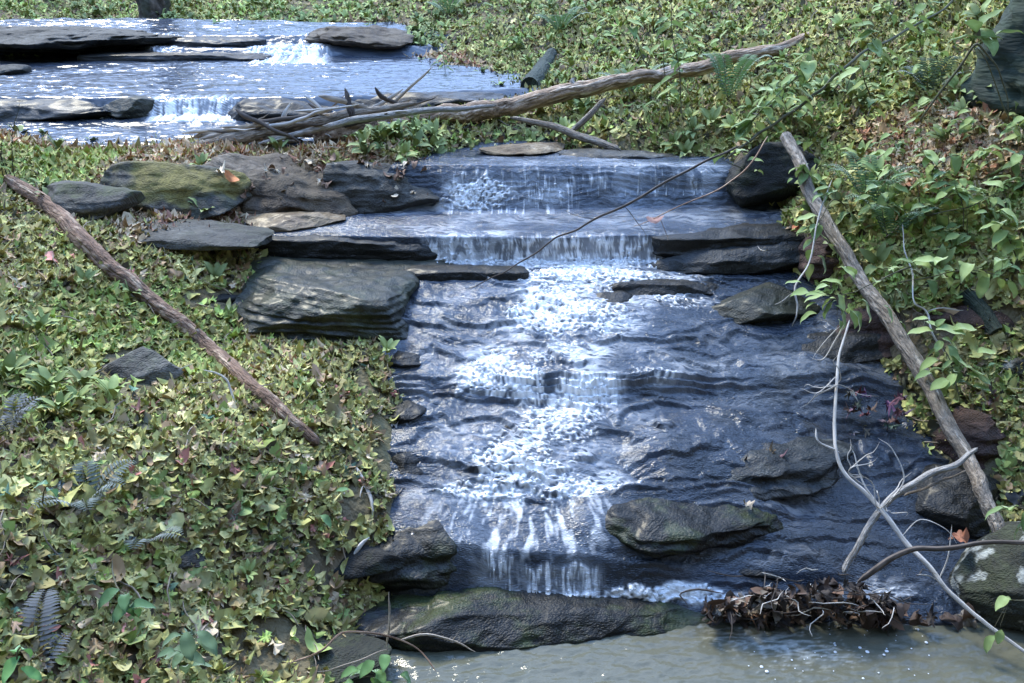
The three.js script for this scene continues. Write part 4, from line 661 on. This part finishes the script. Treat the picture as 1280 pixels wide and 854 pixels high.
// ================================================================ PLANTS
const PR = rng(606);
const GREEN = [leafMat(0.22, 0.32, 0.10, true), leafMat(0.27, 0.37, 0.12, true), leafMat(0.16, 0.25, 0.08, true), leafMat(0.32, 0.42, 0.16, true)];
const PLANT_LEAF = [blade(2, 1, 0.55, -0.12, 0.35, 8), blade(2, 1, 0.48, -0.2, 0.45, 8, 0.3), blade(0, 1, 0.5, -0.1, 0.3, 8)];
// stem: [px, py, d] points; leaves: [px, py, size metres, droop] beside the stem
function seedling(label, stem, leaves, o = {}) {
  const S = stem.map((s) => at(...s)), base = S[0].clone(), g = groupThing(o.name ?? 'seedling', base, label, 'plant', o.group);
  const r = o.r ?? 0.005; mesh('stem', rooted(limb(S.map((p, i) => [p, mix(r, r * 0.4, i / (S.length - 1))]), { pal: 'vine', rad: 6, step: 0.04, seed: stem[0][0] % 31 }), base), M.twig, g);
  const more = o.sparse ? leaves : leaves.concat(leaves.map(([a, b, c, e]) => [a + (PR() - 0.5) * 46, b + (PR() - 0.5) * 36, c * (0.6 + 0.4 * PR()), e]));
  for (const [px, py, size, droop] of more) {
    // nearest stem point gives the leaf its distance
    let bd = 1e9, bp = S[0]; const curve = new THREE.CatmullRomCurve3(S); for (let i = 0; i <= 20; i++) { const p = curve.getPoint(i / 20), b = bearing(p), q = (b[0] - px) ** 2 + (b[1] - py) ** 2; if (q < bd) { bd = q; bp = p; } }
    const p = at(px, py, -bp.z - 0.05 + 0.1 * PR()), dir = p.clone().sub(bp); dir.y = dir.y * 0.4 - (droop ?? 0.3) * dir.length() - 0.01; dir.normalize();
    const side = new THREE.Vector3().crossVectors(dir, UP).normalize().multiplyScalar(0.9).add(new THREE.Vector3((PR() - 0.5) * 0.5, (PR() - 0.5) * 0.6, (PR() - 0.5) * 0.5)).normalize(), nn = new THREE.Vector3().crossVectors(side, dir).normalize(), zz = new THREE.Vector3().crossVectors(dir, nn);
    const leaf = mesh('leaf', PLANT_LEAF[Math.floor(PR() * 3)], o.mat ?? GREEN[Math.floor(PR() * 4)], g);
    leaf.quaternion.setFromRotationMatrix(new THREE.Matrix4().makeBasis(dir, nn, zz)); leaf.scale.setScalar(size * 1.25); leaf.position.copy(p).sub(base);
    const a = p.clone().addScaledVector(dir, -size * 0.5);
    mesh('leaf_stalk', rooted(limb([[bp.clone(), 0.0016], [bp.clone().lerp(a, 0.6).add(new THREE.Vector3(0, 0.008, 0)), 0.0014], [a, 0.001]], { pal: 'vine', rad: 4, seg: 4 }), base), M.twig, g);
  }
  return g;
}
const auto = (stem, n, spread, size) => { const out = []; for (let i = 0; i < n; i++) { const k = PR() * (stem.length - 1), j = Math.min(stem.length - 2, Math.floor(k)), t = k - j; out.push([mix(stem[j][0], stem[j + 1][0], t) + (PR() - 0.5) * spread, mix(stem[j][1], stem[j + 1][1], t) + (PR() - 0.4) * spread * 0.7, size * (0.7 + 0.6 * PR()), 0.1 + 0.5 * PR()]); } return out; };
const plants = [
  ['leafy shoot hanging over the leaning pole with pointed leaves', [[1150, 330, 5.5], [1110, 345, 5.3], [1070, 362, 5.15], [1045, 372, 5.1]], [[1085, 388, 0.13, 0.9], [1054, 396, 0.14, 0.8], [1036, 386, 0.12, 0.6], [1112, 392, 0.11, 0.5], [1020, 372, 0.12, 0.3], [1040, 352, 0.11, 0.2], [1095, 352, 0.1, 0.1], [1068, 398, 0.12, 0.9], [1008, 396, 0.10, 0.4], [1000, 366, 0.1, 0.2], [1130, 372, 0.1, 0.3], [1060, 340, 0.1, 0]]],
  ['green seedling clinging beside the kinked pale twig', [[1060, 262, 6.1], [1042, 250, 6.0], [1028, 270, 5.95], [1018, 300, 5.9]], [[1025, 245, 0.12, 0.3], [1040, 240, 0.1, 0.2], [1008, 272, 0.12, 0.3], [1050, 275, 0.13, 0.3], [1020, 290, 0.12, 0.8], [1040, 310, 0.14, 0.5], [1005, 290, 0.09, 0.4], [1030, 330, 0.12, 0.7], [1012, 318, 0.09, 0.4]]],
  ['bright green leafy vine along the right slope', [[1110, 285, 6.0], [1160, 268, 5.8], [1210, 258, 5.7], [1262, 236, 5.6]], [[1130, 282, 0.12, 0.3], [1150, 258, 0.12, 0.2], [1178, 278, 0.12, 0.6], [1200, 242, 0.13, 0.3], [1228, 275, 0.13, 0.7], [1240, 230, 0.12, 0.2], [1262, 262, 0.12, 0.5], [1215, 300, 0.11, 0.4], [1190, 300, 0.11, 0.3], [1250, 300, 0.12, 0.4], [1140, 310, 0.11, 0.4]]],
  ['leafy runner spreading over the right bank above the earth face', [[1120, 355, 5.5], [1160, 345, 5.4], [1205, 340, 5.3], [1260, 345, 5.2]], [[1150, 330, 0.12, 0.3], [1175, 325, 0.12, 0.3], [1208, 338, 0.13, 0.6], [1228, 348, 0.13, 0.4], [1185, 350, 0.12, 0.2], [1250, 325, 0.12, 0.2], [1265, 360, 0.12, 0.4], [1120, 335, 0.12, 0.2]]],
  ['cluster of pointed green leaves on the lower right bank', [[1200, 500, 4.75], [1195, 470, 4.8], [1185, 440, 4.9], [1170, 420, 5.0]], [[1150, 414, 0.12, 0.3], [1166, 405, 0.1, 0.2], [1208, 410, 0.14, 0.3], [1190, 430, 0.12, 0.7], [1165, 440, 0.12, 0.3], [1160, 455, 0.11, 0.4], [1200, 452, 0.11, 0.4], [1195, 470, 0.12, 0.7], [1220, 465, 0.13, 0.5], [1175, 480, 0.11, 0.3], [1210, 480, 0.1, 0.3], [1235, 440, 0.1, 0.2]]],
  ['sprig of broad leaves before the mossy tree base', [[1262, 150, 6.1], [1248, 110, 6.05], [1232, 70, 6.0], [1216, 56, 6.0]], [[1236, 50, 0.18, 0.8], [1215, 30, 0.15, 0.1], [1240, 20, 0.15, 0], [1200, 48, 0.13, 0.3], [1262, 40, 0.14, 0.2], [1270, 165, 0.13, 0.5]]],
  ['yellow green sapling leaves above the right end of the log', [[930, 165, 7.0], [960, 130, 6.95], [1000, 95, 6.9], [1040, 60, 7.0]], auto([[930, 165, 7.0], [960, 130, 6.95], [1000, 95, 6.9], [1040, 60, 7.0]], 14, 70, 0.15)],
  ['single leafed sprig at the right end of the upper fall', [[935, 215, 6.7], [915, 205, 6.68], [900, 198, 6.65]], [[897, 197, 0.12, 0.6], [928, 188, 0.11, 0.3], [945, 200, 0.1, 0.3]]],
  ['tall thin sapling with few leaves in the middle of the far slope', [[838, 150, 7.9], [832, 90, 7.9], [826, 30, 7.9], [822, -40, 7.9]], [[842, 115, 0.13, 0.7], [820, 60, 0.12, 0.4], [845, 30, 0.13, 0.4], [812, 10, 0.12, 0.3], [835, -10, 0.12, 0.3]]],
  ['slim leaning sapling on the far slope', [[812, 92, 8.6], [795, 50, 8.6], [772, 0, 8.6], [760, -40, 8.6]], auto([[812, 92, 8.6], [795, 50, 8.6], [772, 0, 8.6]], 6, 40, 0.12)],
  ['twin stemmed sapling beside the log on the far slope', [[852, 145, 7.8], [848, 80, 7.8], [838, 20, 7.8], [836, -40, 7.8]], auto([[852, 145, 7.8], [848, 80, 7.8], [838, 20, 7.8]], 7, 44, 0.13)],
  ['tiny grassy seedling among leaves right of the log', [[985, 140, 7.1], [970, 115, 7.1], [945, 95, 7.1]], auto([[985, 140, 7.1], [970, 115, 7.1], [945, 95, 7.1]], 8, 50, 0.11)],
  ['dark leaved sapling leaning over the upper right slope', [[1090, 130, 6.9], [1080, 80, 6.9], [1100, 40, 6.9], [1125, 0, 6.9]], auto([[1090, 130, 6.9], [1080, 80, 6.9], [1100, 40, 6.9], [1125, 0, 6.9]], 12, 80, 0.14)],
  ['green seedling on the dry patch of the right slope', [[1175, 235, 6.0], [1165, 215, 6.0], [1195, 195, 6.0], [1215, 205, 6.0]], [[1195, 205, 0.13, 0.5], [1170, 200, 0.12, 0.2], [1186, 222, 0.1, 0.5], [1215, 215, 0.11, 0.4]]],
  ['low plant with lime leaves at the right edge of the bank', [[1275, 330, 5.3], [1262, 300, 5.3], [1250, 280, 5.3]], auto([[1275, 330, 5.3], [1262, 300, 5.3], [1250, 280, 5.3]], 9, 70, 0.12)],
  ['sprout with teal leaves on the left litter', [[52, 640, 3.3], [56, 620, 3.28], [60, 606, 3.26]], [[50, 606, 0.075, 0.3], [66, 614, 0.075, 0.5]], leafMat(0.10, 0.24, 0.12, true)],
  ['sprout with rounded pale green leaf above the rock sill', [[425, 672, 3.95], [412, 662, 3.9], [408, 655, 3.88]], [[409, 652, 0.075, 0.3], [428, 612, 0.05, 0.3]], leafMat(0.16, 0.30, 0.12, true)],
  ['green herb clump by the lower left litter', [[230, 822, 2.75], [234, 806, 2.72], [246, 796, 2.7]], auto([[230, 822, 2.75], [234, 806, 2.72], [246, 796, 2.7]], 12, 60, 0.075), leafMat(0.11, 0.19, 0.09, true)],
  ['fresh green herb in the middle of the left bank', [[140, 700, 3.2], [148, 738, 3.0], [160, 752, 2.95]], auto([[140, 740, 3.0], [150, 750, 2.98], [170, 752, 2.95]], 8, 70, 0.085), leafMat(0.07, 0.17, 0.06, true)],
  ['bright sprout beside the blue green fern frond', [[20, 830, 2.55], [22, 815, 2.55], [28, 808, 2.55]], [[18, 812, 0.07, 0.3], [34, 815, 0.06, 0.4], [12, 838, 0.09, 0.3], [40, 842, 0.07, 0.3]], leafMat(0.14, 0.34, 0.1, true)],
  ['green seedling at the pool edge by the upright twig', [[470, 845, 3.05], [478, 832, 3.05], [492, 822, 3.05]], auto([[440, 852, 3.05], [478, 840, 3.05], [500, 845, 3.05]], 14, 60, 0.08), leafMat(0.13, 0.26, 0.08, true)],
  ['leafy stem drooping over the lichen boulder', [[1300, 745, 3.5], [1280, 752, 3.5], [1262, 750, 3.5]], [[1252, 754, 0.08, 0.5], [1236, 806, 0.09, 0.4]]],
  ['arching grass green leaf above the lichen boulder', [[1290, 640, 3.85], [1270, 632, 3.85], [1252, 640, 3.85]], [[1262, 635, 0.14, 0.2], [1285, 650, 0.12, 0.3]]],
  ['green ground plant by the olive stone on the left bank', [[395, 600, 4.1], [400, 590, 4.1], [380, 585, 4.1]], [[398, 592, 0.06, 0.3], [370, 600, 0.06, 0.3]]],
];
for (const [label, stem, leaves, mat] of plants) seedling(label, stem, leaves, mat ? { mat, sparse: true } : {});
// many more small seedlings rooted on the slopes
for (let i = 0; i < 56; i++) {
  const right = i < 38, px = right ? 960 + PR() * 330 : 540 + PR() * 400, py = right ? 20 + PR() * 330 : PR() * 110; if (right && py > 260 && px < 1090) continue;
  const p = hit(px, py), d = -p.z, b = ppm(py, d), up = (0.14 + 0.42 * PR() * PR()) * b, lean = (PR() - 0.5) * up, stem = [[px, py, d], [px + lean * 0.4, py - up * 0.6, d - 0.03], [px + lean, py - up, d - 0.06]];
  seedling(right ? 'small pointed leaf seedling rooted in the right bank litter' : 'small seedling rooted in the litter of the far slope', stem, auto(stem, 5 + Math.floor(PR() * 4), 0.26 * b, 0.10), { group: right ? 'seedlings on the right bank' : 'seedlings on the far slope', r: 0.004 });
}
// ferns: an arching rachis with paired leaflets per frond
const FERN = { green: leafMat(0.075, 0.15, 0.055, true), blue: leafMat(0.12, 0.155, 0.14, true), violet: leafMat(0.15, 0.165, 0.18, true), dark: leafMat(0.06, 0.10, 0.06, true) };
const PINNA = blade(2, 1, 0.2, -0.12, 0.2, 4);
function fern(label, px, py, fronds, mat, o = {}) {
  const p = o.d ? at(px, py, o.d) : hit(px, py), g = groupThing('fern', p, label, 'fern', o.group);
  for (const [az, len, rise, width] of fronds) {
    const dir = new THREE.Vector3(Math.cos(az), 0, Math.sin(az)), pts = []; for (let i = 0; i <= 5; i++) { const t = i / 5; pts.push(dir.clone().multiplyScalar(len * t).add(new THREE.Vector3(0, rise * Math.sin(t * Math.PI * 0.62), 0))); }
    const curve = new THREE.CatmullRomCurve3(pts), side = new THREE.Vector3().crossVectors(UP, dir), n = Math.round(len / 0.014), list = [], m = new THREE.Matrix4();
    const fr = mesh('frond', limb(pts.map((q, i) => [q, 0.003 * (1 - i / 7)]), { pal: 'vine', rad: 5, seg: 12 }), M.twig, g);
    for (let i = 2; i < n; i++) for (const s of [-1, 1]) { const t = i / n, c = curve.getPoint(t), T = curve.getTangent(t), w = (width ?? 0.09) * Math.pow(Math.sin(Math.PI * (0.12 + 0.86 * t)), 0.8), X = side.clone().multiplyScalar(s).addScaledVector(T, 0.25).add(new THREE.Vector3(0, 0.12 * (PR() - 0.6), 0)).normalize(), Y = new THREE.Vector3().crossVectors(T, X).multiplyScalar(s).normalize(), Z = new THREE.Vector3().crossVectors(X, Y); m.makeBasis(X.clone().multiplyScalar(w), Y.multiplyScalar(w), Z.multiplyScalar(w)).setPosition(c.clone().addScaledVector(X, w * 0.5)); list.push(PINNA.clone().applyMatrix4(m)); }
    mesh('leaflets', mergeGeometries(list), mat, fr).userData.kind = 'stuff';
  }
  return g;
}
const fan = (n, len, rise, a0 = 0, a1 = 6.28, w) => Array.from({ length: n }, (_, i) => [a0 + (a1 - a0) * (i + 0.3 * PR()) / n, len * (0.75 + 0.4 * PR()), rise * (0.7 + 0.6 * PR()), w]);
fern('large violet blue fern clump at the left edge of the bank', 12, 545, fan(7, 0.24, 0.15, 0, 6.28, 0.06), FERN.violet);
fern('dark blue fern on the left bank above the sprouts', 110, 640, fan(6, 0.24, 0.16, 0, 6.28, 0.075), FERN.blue);
fern('single blue green fern frond in the lower left corner', 42, 850, [[-1.75, 0.34, 0.2, 0.085], [-1.2, 0.2, 0.08, 0.06]], FERN.violet);
fern('dusky fern drooping in the middle left litter', 185, 680, fan(4, 0.22, 0.15, 0.2, 5, 0.07), FERN.blue);
fern('fern growing over the gap in the fallen log', 910, 125, fan(6, 0.4, 0.34), FERN.green, { d: 8.0 });
fern('dark green fern tuft on the right bank', 1085, 260, fan(9, 0.36, 0.34, 0, 6.28, 0.07), FERN.green);
fern('fern shoot behind the pole on the right bank', 1110, 300, fan(6, 0.3, 0.3), FERN.green);
fern('low fern on the upper far slope', 700, 40, fan(7, 0.4, 0.25), FERN.green);
fern('small fern at the top of the far slope', 560, 20, fan(7, 0.4, 0.25), FERN.green);
fern('fern beneath the leaning saplings', 790, 120, fan(6, 0.34, 0.25), FERN.green);
fern('fern on the right slope beside the mossy tree', 1160, 120, fan(6, 0.32, 0.25), FERN.dark);
// thin grass stalks by the brown branch
{ const p = hit(14, 235), g = groupThing('grass_stalk', p, 'tall thin green stalks beside the upper end of the brown branch', 'grass');
  for (const [dx, dz, h, lx] of [[0, 0, 0.42, -0.04], [0.05, 0.03, 0.62, 0.16], [0.02, -0.04, 0.3, -0.1], [-0.03, 0.02, 0.36, 0.06]]) mesh('stalk', limb([[new THREE.Vector3(dx, 0, dz), 0.004], [new THREE.Vector3(dx + lx * 0.3, h * 0.5, dz), 0.0035], [new THREE.Vector3(dx + lx, h, dz), 0.002]], { pal: 'vine', rad: 5, seg: 8 }), leafMat(0.16, 0.26, 0.07, false), g);
  for (let i = 0; i < 7; i++) { const l = mesh('blade', PLANT_LEAF[1], GREEN[1], g); l.scale.set(0.12, 0.1, 0.06); l.position.set((PR() - 0.5) * 0.12, 0.05 + PR() * 0.12, (PR() - 0.5) * 0.1); l.rotation.set(0, PR() * 6.3, 0.4 + PR() * 0.5); } }

// ================================================================ LEAVES AND FROTH CAUGHT IN THE STREAM
function stray(label, px, py, d, size, c, group, o = {}) {
  const g = o.kind ?? Math.floor(PR() * 5), m = leafMat(c[0], c[1], c[2], false), l = thing('fallen_leaf', LEAF_PLUS[g], m, label, 'leaf', group);
  l.position.copy(at(px, py, d)); l.rotation.set((PR() - 0.5) * 0.9, PR() * 6.3, (PR() - 0.5) * 0.9); if (o.rot) l.rotation.set(...o.rot); l.scale.set(size, size * 1.2, size); return l;
}
stray('bright yellow leaf stuck on the wet rock in the lower flow', 808, 680, 4.02, 0.11, [0.62, 0.48, 0.24], null, { kind: 2, rot: [0.5, -0.7, 0.2] });
stray('white bleached leaf lying on the big green rock', 468, 395, 5.62, 0.10, [0.75, 0.74, 0.68], null, { kind: 3, rot: [0.5, 0.6, 0] });
stray('small green leaf stuck to the big green rock', 488, 407, 5.6, 0.08, [0.12, 0.3, 0.12]);
stray('curled leaf with white underside on the mossy hump', 935, 630, 4.22, 0.07, [0.36, 0.30, 0.23]);
stray('orange leaf on the brown shelf', 289, 222, 6.74, 0.13, [0.5, 0.18, 0.06]);
stray('pale cream leaf on the brown shelf', 276, 214, 6.74, 0.16, [0.75, 0.62, 0.45]);
stray('dead pink brown leaf hanging on the drooping twig', 818, 275, 6.04, 0.12, [0.35, 0.2, 0.17]);
stray('orange leaf at the edge of the right ledge', 995, 283, 6.28, 0.08, [0.42, 0.14, 0.06]);
stray('pale scrap of leaf on the grey tilted slab', 953, 313, 6.12, 0.08, [0.6, 0.55, 0.48]);
stray('brick red leaf pressed on the shaded boulder', 1200, 672, 4.0, 0.12, [0.32, 0.13, 0.07]);
for (let i = 0; i < 9; i++) stray('large dark oak leaf plastered on the wet hump in the right current', 915 + PR() * 60, 565 + PR() * 40, 4.52 + PR() * 0.05, 0.12 + 0.05 * PR(), [0.10, 0.075, 0.065].map((v) => v * (0.7 + PR())), 'oak leaves on the right hump', { kind: 1 });
for (let i = 0; i < 26; i++) stray('dark wet leaf stranded at the foot of the right bank', 1060 + PR() * 90, 490 + PR() * 60, 4.92 - 0.0032 * 0 + PR() * 0.1 - 0.06, 0.09 + 0.05 * PR(), [0.075, 0.055, 0.06].map((v) => v * (0.6 + PR() * 1.2)), 'leaves stranded below the right bank', { kind: PR() < 0.6 ? 1 : 4 });
for (let i = 0; i < 60; i++) { const px = 190 + PR() * 130, py = 262 + PR() * 34, p = hit(px, py, 0.03); stray('crisp pinkish brown leaf heaped below the ochre boulder', px, py, -p.z - 0.04, 0.08 + 0.05 * PR(), PR() < 0.3 ? [0.45, 0.36, 0.3] : [0.26, 0.14, 0.10], 'brown leaves below the ochre boulder'); }
for (let i = 0; i < 44; i++) { const px = 30 + PR() * 130, py = 150 + PR() * 28, p = hit(px, py, 0.02); stray('rusty dead leaf on the rim of the upper pool', px, py, -p.z - 0.03, 0.09 + 0.05 * PR(), PR() < 0.3 ? [0.42, 0.33, 0.24] : [0.24, 0.13, 0.09], 'dead leaves rimming the upper pool'); }
for (let i = 0; i < 40; i++) { const px = 500 + PR() * 110, py = 78 + PR() * 34, p = hit(px, py, 0.02); stray('rusty leaf drifted onto the end of the upper ledge', px, py, -p.z - 0.1, 0.1 + 0.05 * PR(), PR() < 0.3 ? [0.4, 0.3, 0.22] : [0.22, 0.11, 0.08], 'leaves on the upper ledge end'); }
for (let i = 0; i < 40; i++) { const px = 290 + PR() * 250, py = 198 + PR() * 60, p = hit(px, py, 0.05); stray('dead leaf scrap scattered on the brown rock shelf', px, py, -p.z - 0.16, 0.06 + 0.05 * PR(), PR() < 0.4 ? [0.5, 0.42, 0.32] : [0.2, 0.12, 0.08], 'leaf scraps on the brown shelf'); }
for (let i = 0; i < 22; i++) stray('grey curled leaf caught along the foot of the left litter', 492 + PR() * 26, 470 + PR() * 200, 4.9 - (i % 22) * 0 - 0.55 * PR(), 0.06, [0.3, 0.27, 0.25], 'leaves along the left water edge').position.copy(hit(490 + PR() * 20, 470 + PR() * 210, 0.02));
// the dam of dark leaves and twigs at the pool
{
  const base = at(1010, 770, 3.7), pile = groupThing('leaf_pile', base, 'dark heap of wet leaves and twigs dammed at the pool inlet', 'leaf pile');
  for (let i = 0; i < 280; i++) {
    const u = PR(), px = 885 + (i % 9 === 0 ? u * 330 : u * 245), hump = 20 * Math.exp(-(((px - 1050) / 62) ** 2)) + 13 * Math.exp(-(((px - 955) / 46) ** 2)), py = 778 - PR() * (16 + hump * 1.7) + (u > 0.8 ? 4 : 0);
    const l = mesh('leaf', LEAF_PLUS[Math.floor(PR() * 5)], leafMat(...(PR() < 0.16 ? [0.13, 0.075, 0.05] : PR() < 0.14 ? [0.20, 0.17, 0.14] : PR() < 0.4 ? [0.07, 0.045, 0.034] : [0.032, 0.024, 0.021]), false), pile);
    const s = 0.05 + 0.085 * PR(); l.position.copy(at(px, py, 3.66 + PR() * 0.14)).sub(base); l.rotation.set((PR() - 0.5) * 2.4, PR() * 6.3, (PR() - 0.5) * 2.4); l.scale.set(s, s * 1.3, s);
  }
  for (let i = 0; i < 40; i++) { const px = 900 + PR() * 250, py = 774 - PR() * 62, L = 0.08 + 0.24 * PR(), a = PR() * 6.3, A = at(px, py, 3.58 + PR() * 0.1).sub(base), B = A.clone().add(new THREE.Vector3(Math.cos(a) * L, (PR() - 0.6) * L, Math.sin(a) * L * 0.5)); mesh('twig', limb(crook(A, B, 0.004, 0.002, 3, 0.05, PR), { pal: PR() < 0.4 ? 'pale' : 'dark', rad: 5, seg: 6 }), M.twig, pile); }
}
wood('bare_twig', 'dark hooked twig pointing left out of the leaf pile', 'twig', line([[905, 742, 3.68, 0.005], [870, 738, 3.68, 0.005], [850, 746, 3.67, 0.004], [860, 758, 3.66, 0.003]]), [], { pal: 'dark', rad: 6, seed: 71, thin: true });
// froth beads riding the white water, and bubbles on the pool
{
  const bead = new THREE.IcosahedronGeometry(1, 2); { const P = bead.attributes.position, v = new THREE.Vector3(); for (let i = 0; i < P.count; i++) { v.fromBufferAttribute(P, i).multiplyScalar(1 + 0.5 * noise(P.getX(i) * 1.7, P.getY(i) * 1.7, P.getZ(i) * 1.7)); P.setXYZ(i, v.x, v.y, v.z); } bead.computeVertexNormals(); }
  const list = [], fr = rng(9), dummy = new THREE.Object3D(), W = scene.getObjectByName('cascade_water').geometry, P = W.attributes.position, C = W.attributes.color;
  for (let i = 0; i < 60000; i++) { const k = Math.floor(fr() * P.count); if (C.getX(k) < 0.6 || fr() > 0.16) continue; dummy.position.set(P.getX(k), P.getY(k) + 0.004, P.getZ(k)); const s = 0.003 + 0.009 * fr() * fr(); dummy.scale.set(s * (0.8 + fr()), s * (0.8 + 1.2 * fr()), s); dummy.rotation.set(fr() * 6, fr() * 6, fr() * 6); dummy.updateMatrix(); list.push(dummy.matrix.clone()); }
  const im = shade(new THREE.InstancedMesh(bead, M.foam, list.length)); list.forEach((m, i) => im.setMatrixAt(i, m)); im.name = 'white_froth'; tag(im, 'white froth and splash droplets on the rushing cascade', 'foam', null, 'stuff'); scene.add(im);
  const bub = new THREE.SphereGeometry(1, 10, 6, 0, 6.2832, 0, 1.6), b2 = []; for (let i = 0; i < 110; i++) { const px = i < 60 ? 1120 + fr() * 110 : 930 + fr() * 250, py = i < 60 ? 718 + fr() * 60 : 780 + fr() * 70, p = at(px, py, 3.3); const v = p.clone().sub(camera.position), t = (0.004 - EYE) / v.y; dummy.position.copy(camera.position).addScaledVector(v, t); if (-dummy.position.z > 3.9) continue; const s = 0.003 + 0.011 * fr() * fr() * fr(); dummy.scale.set(s, s * 0.45, s); dummy.rotation.set(0, 0, 0); dummy.updateMatrix(); b2.push(dummy.matrix.clone()); }
  const ib = shade(new THREE.InstancedMesh(bub, M.foam, b2.length)); b2.forEach((m, i) => ib.setMatrixAt(i, m)); ib.name = 'pool_froth'; tag(ib, 'small white bubbles drifting on the murky pool', 'foam', null, 'stuff'); scene.add(ib);
}
renderer.render(scene, camera);
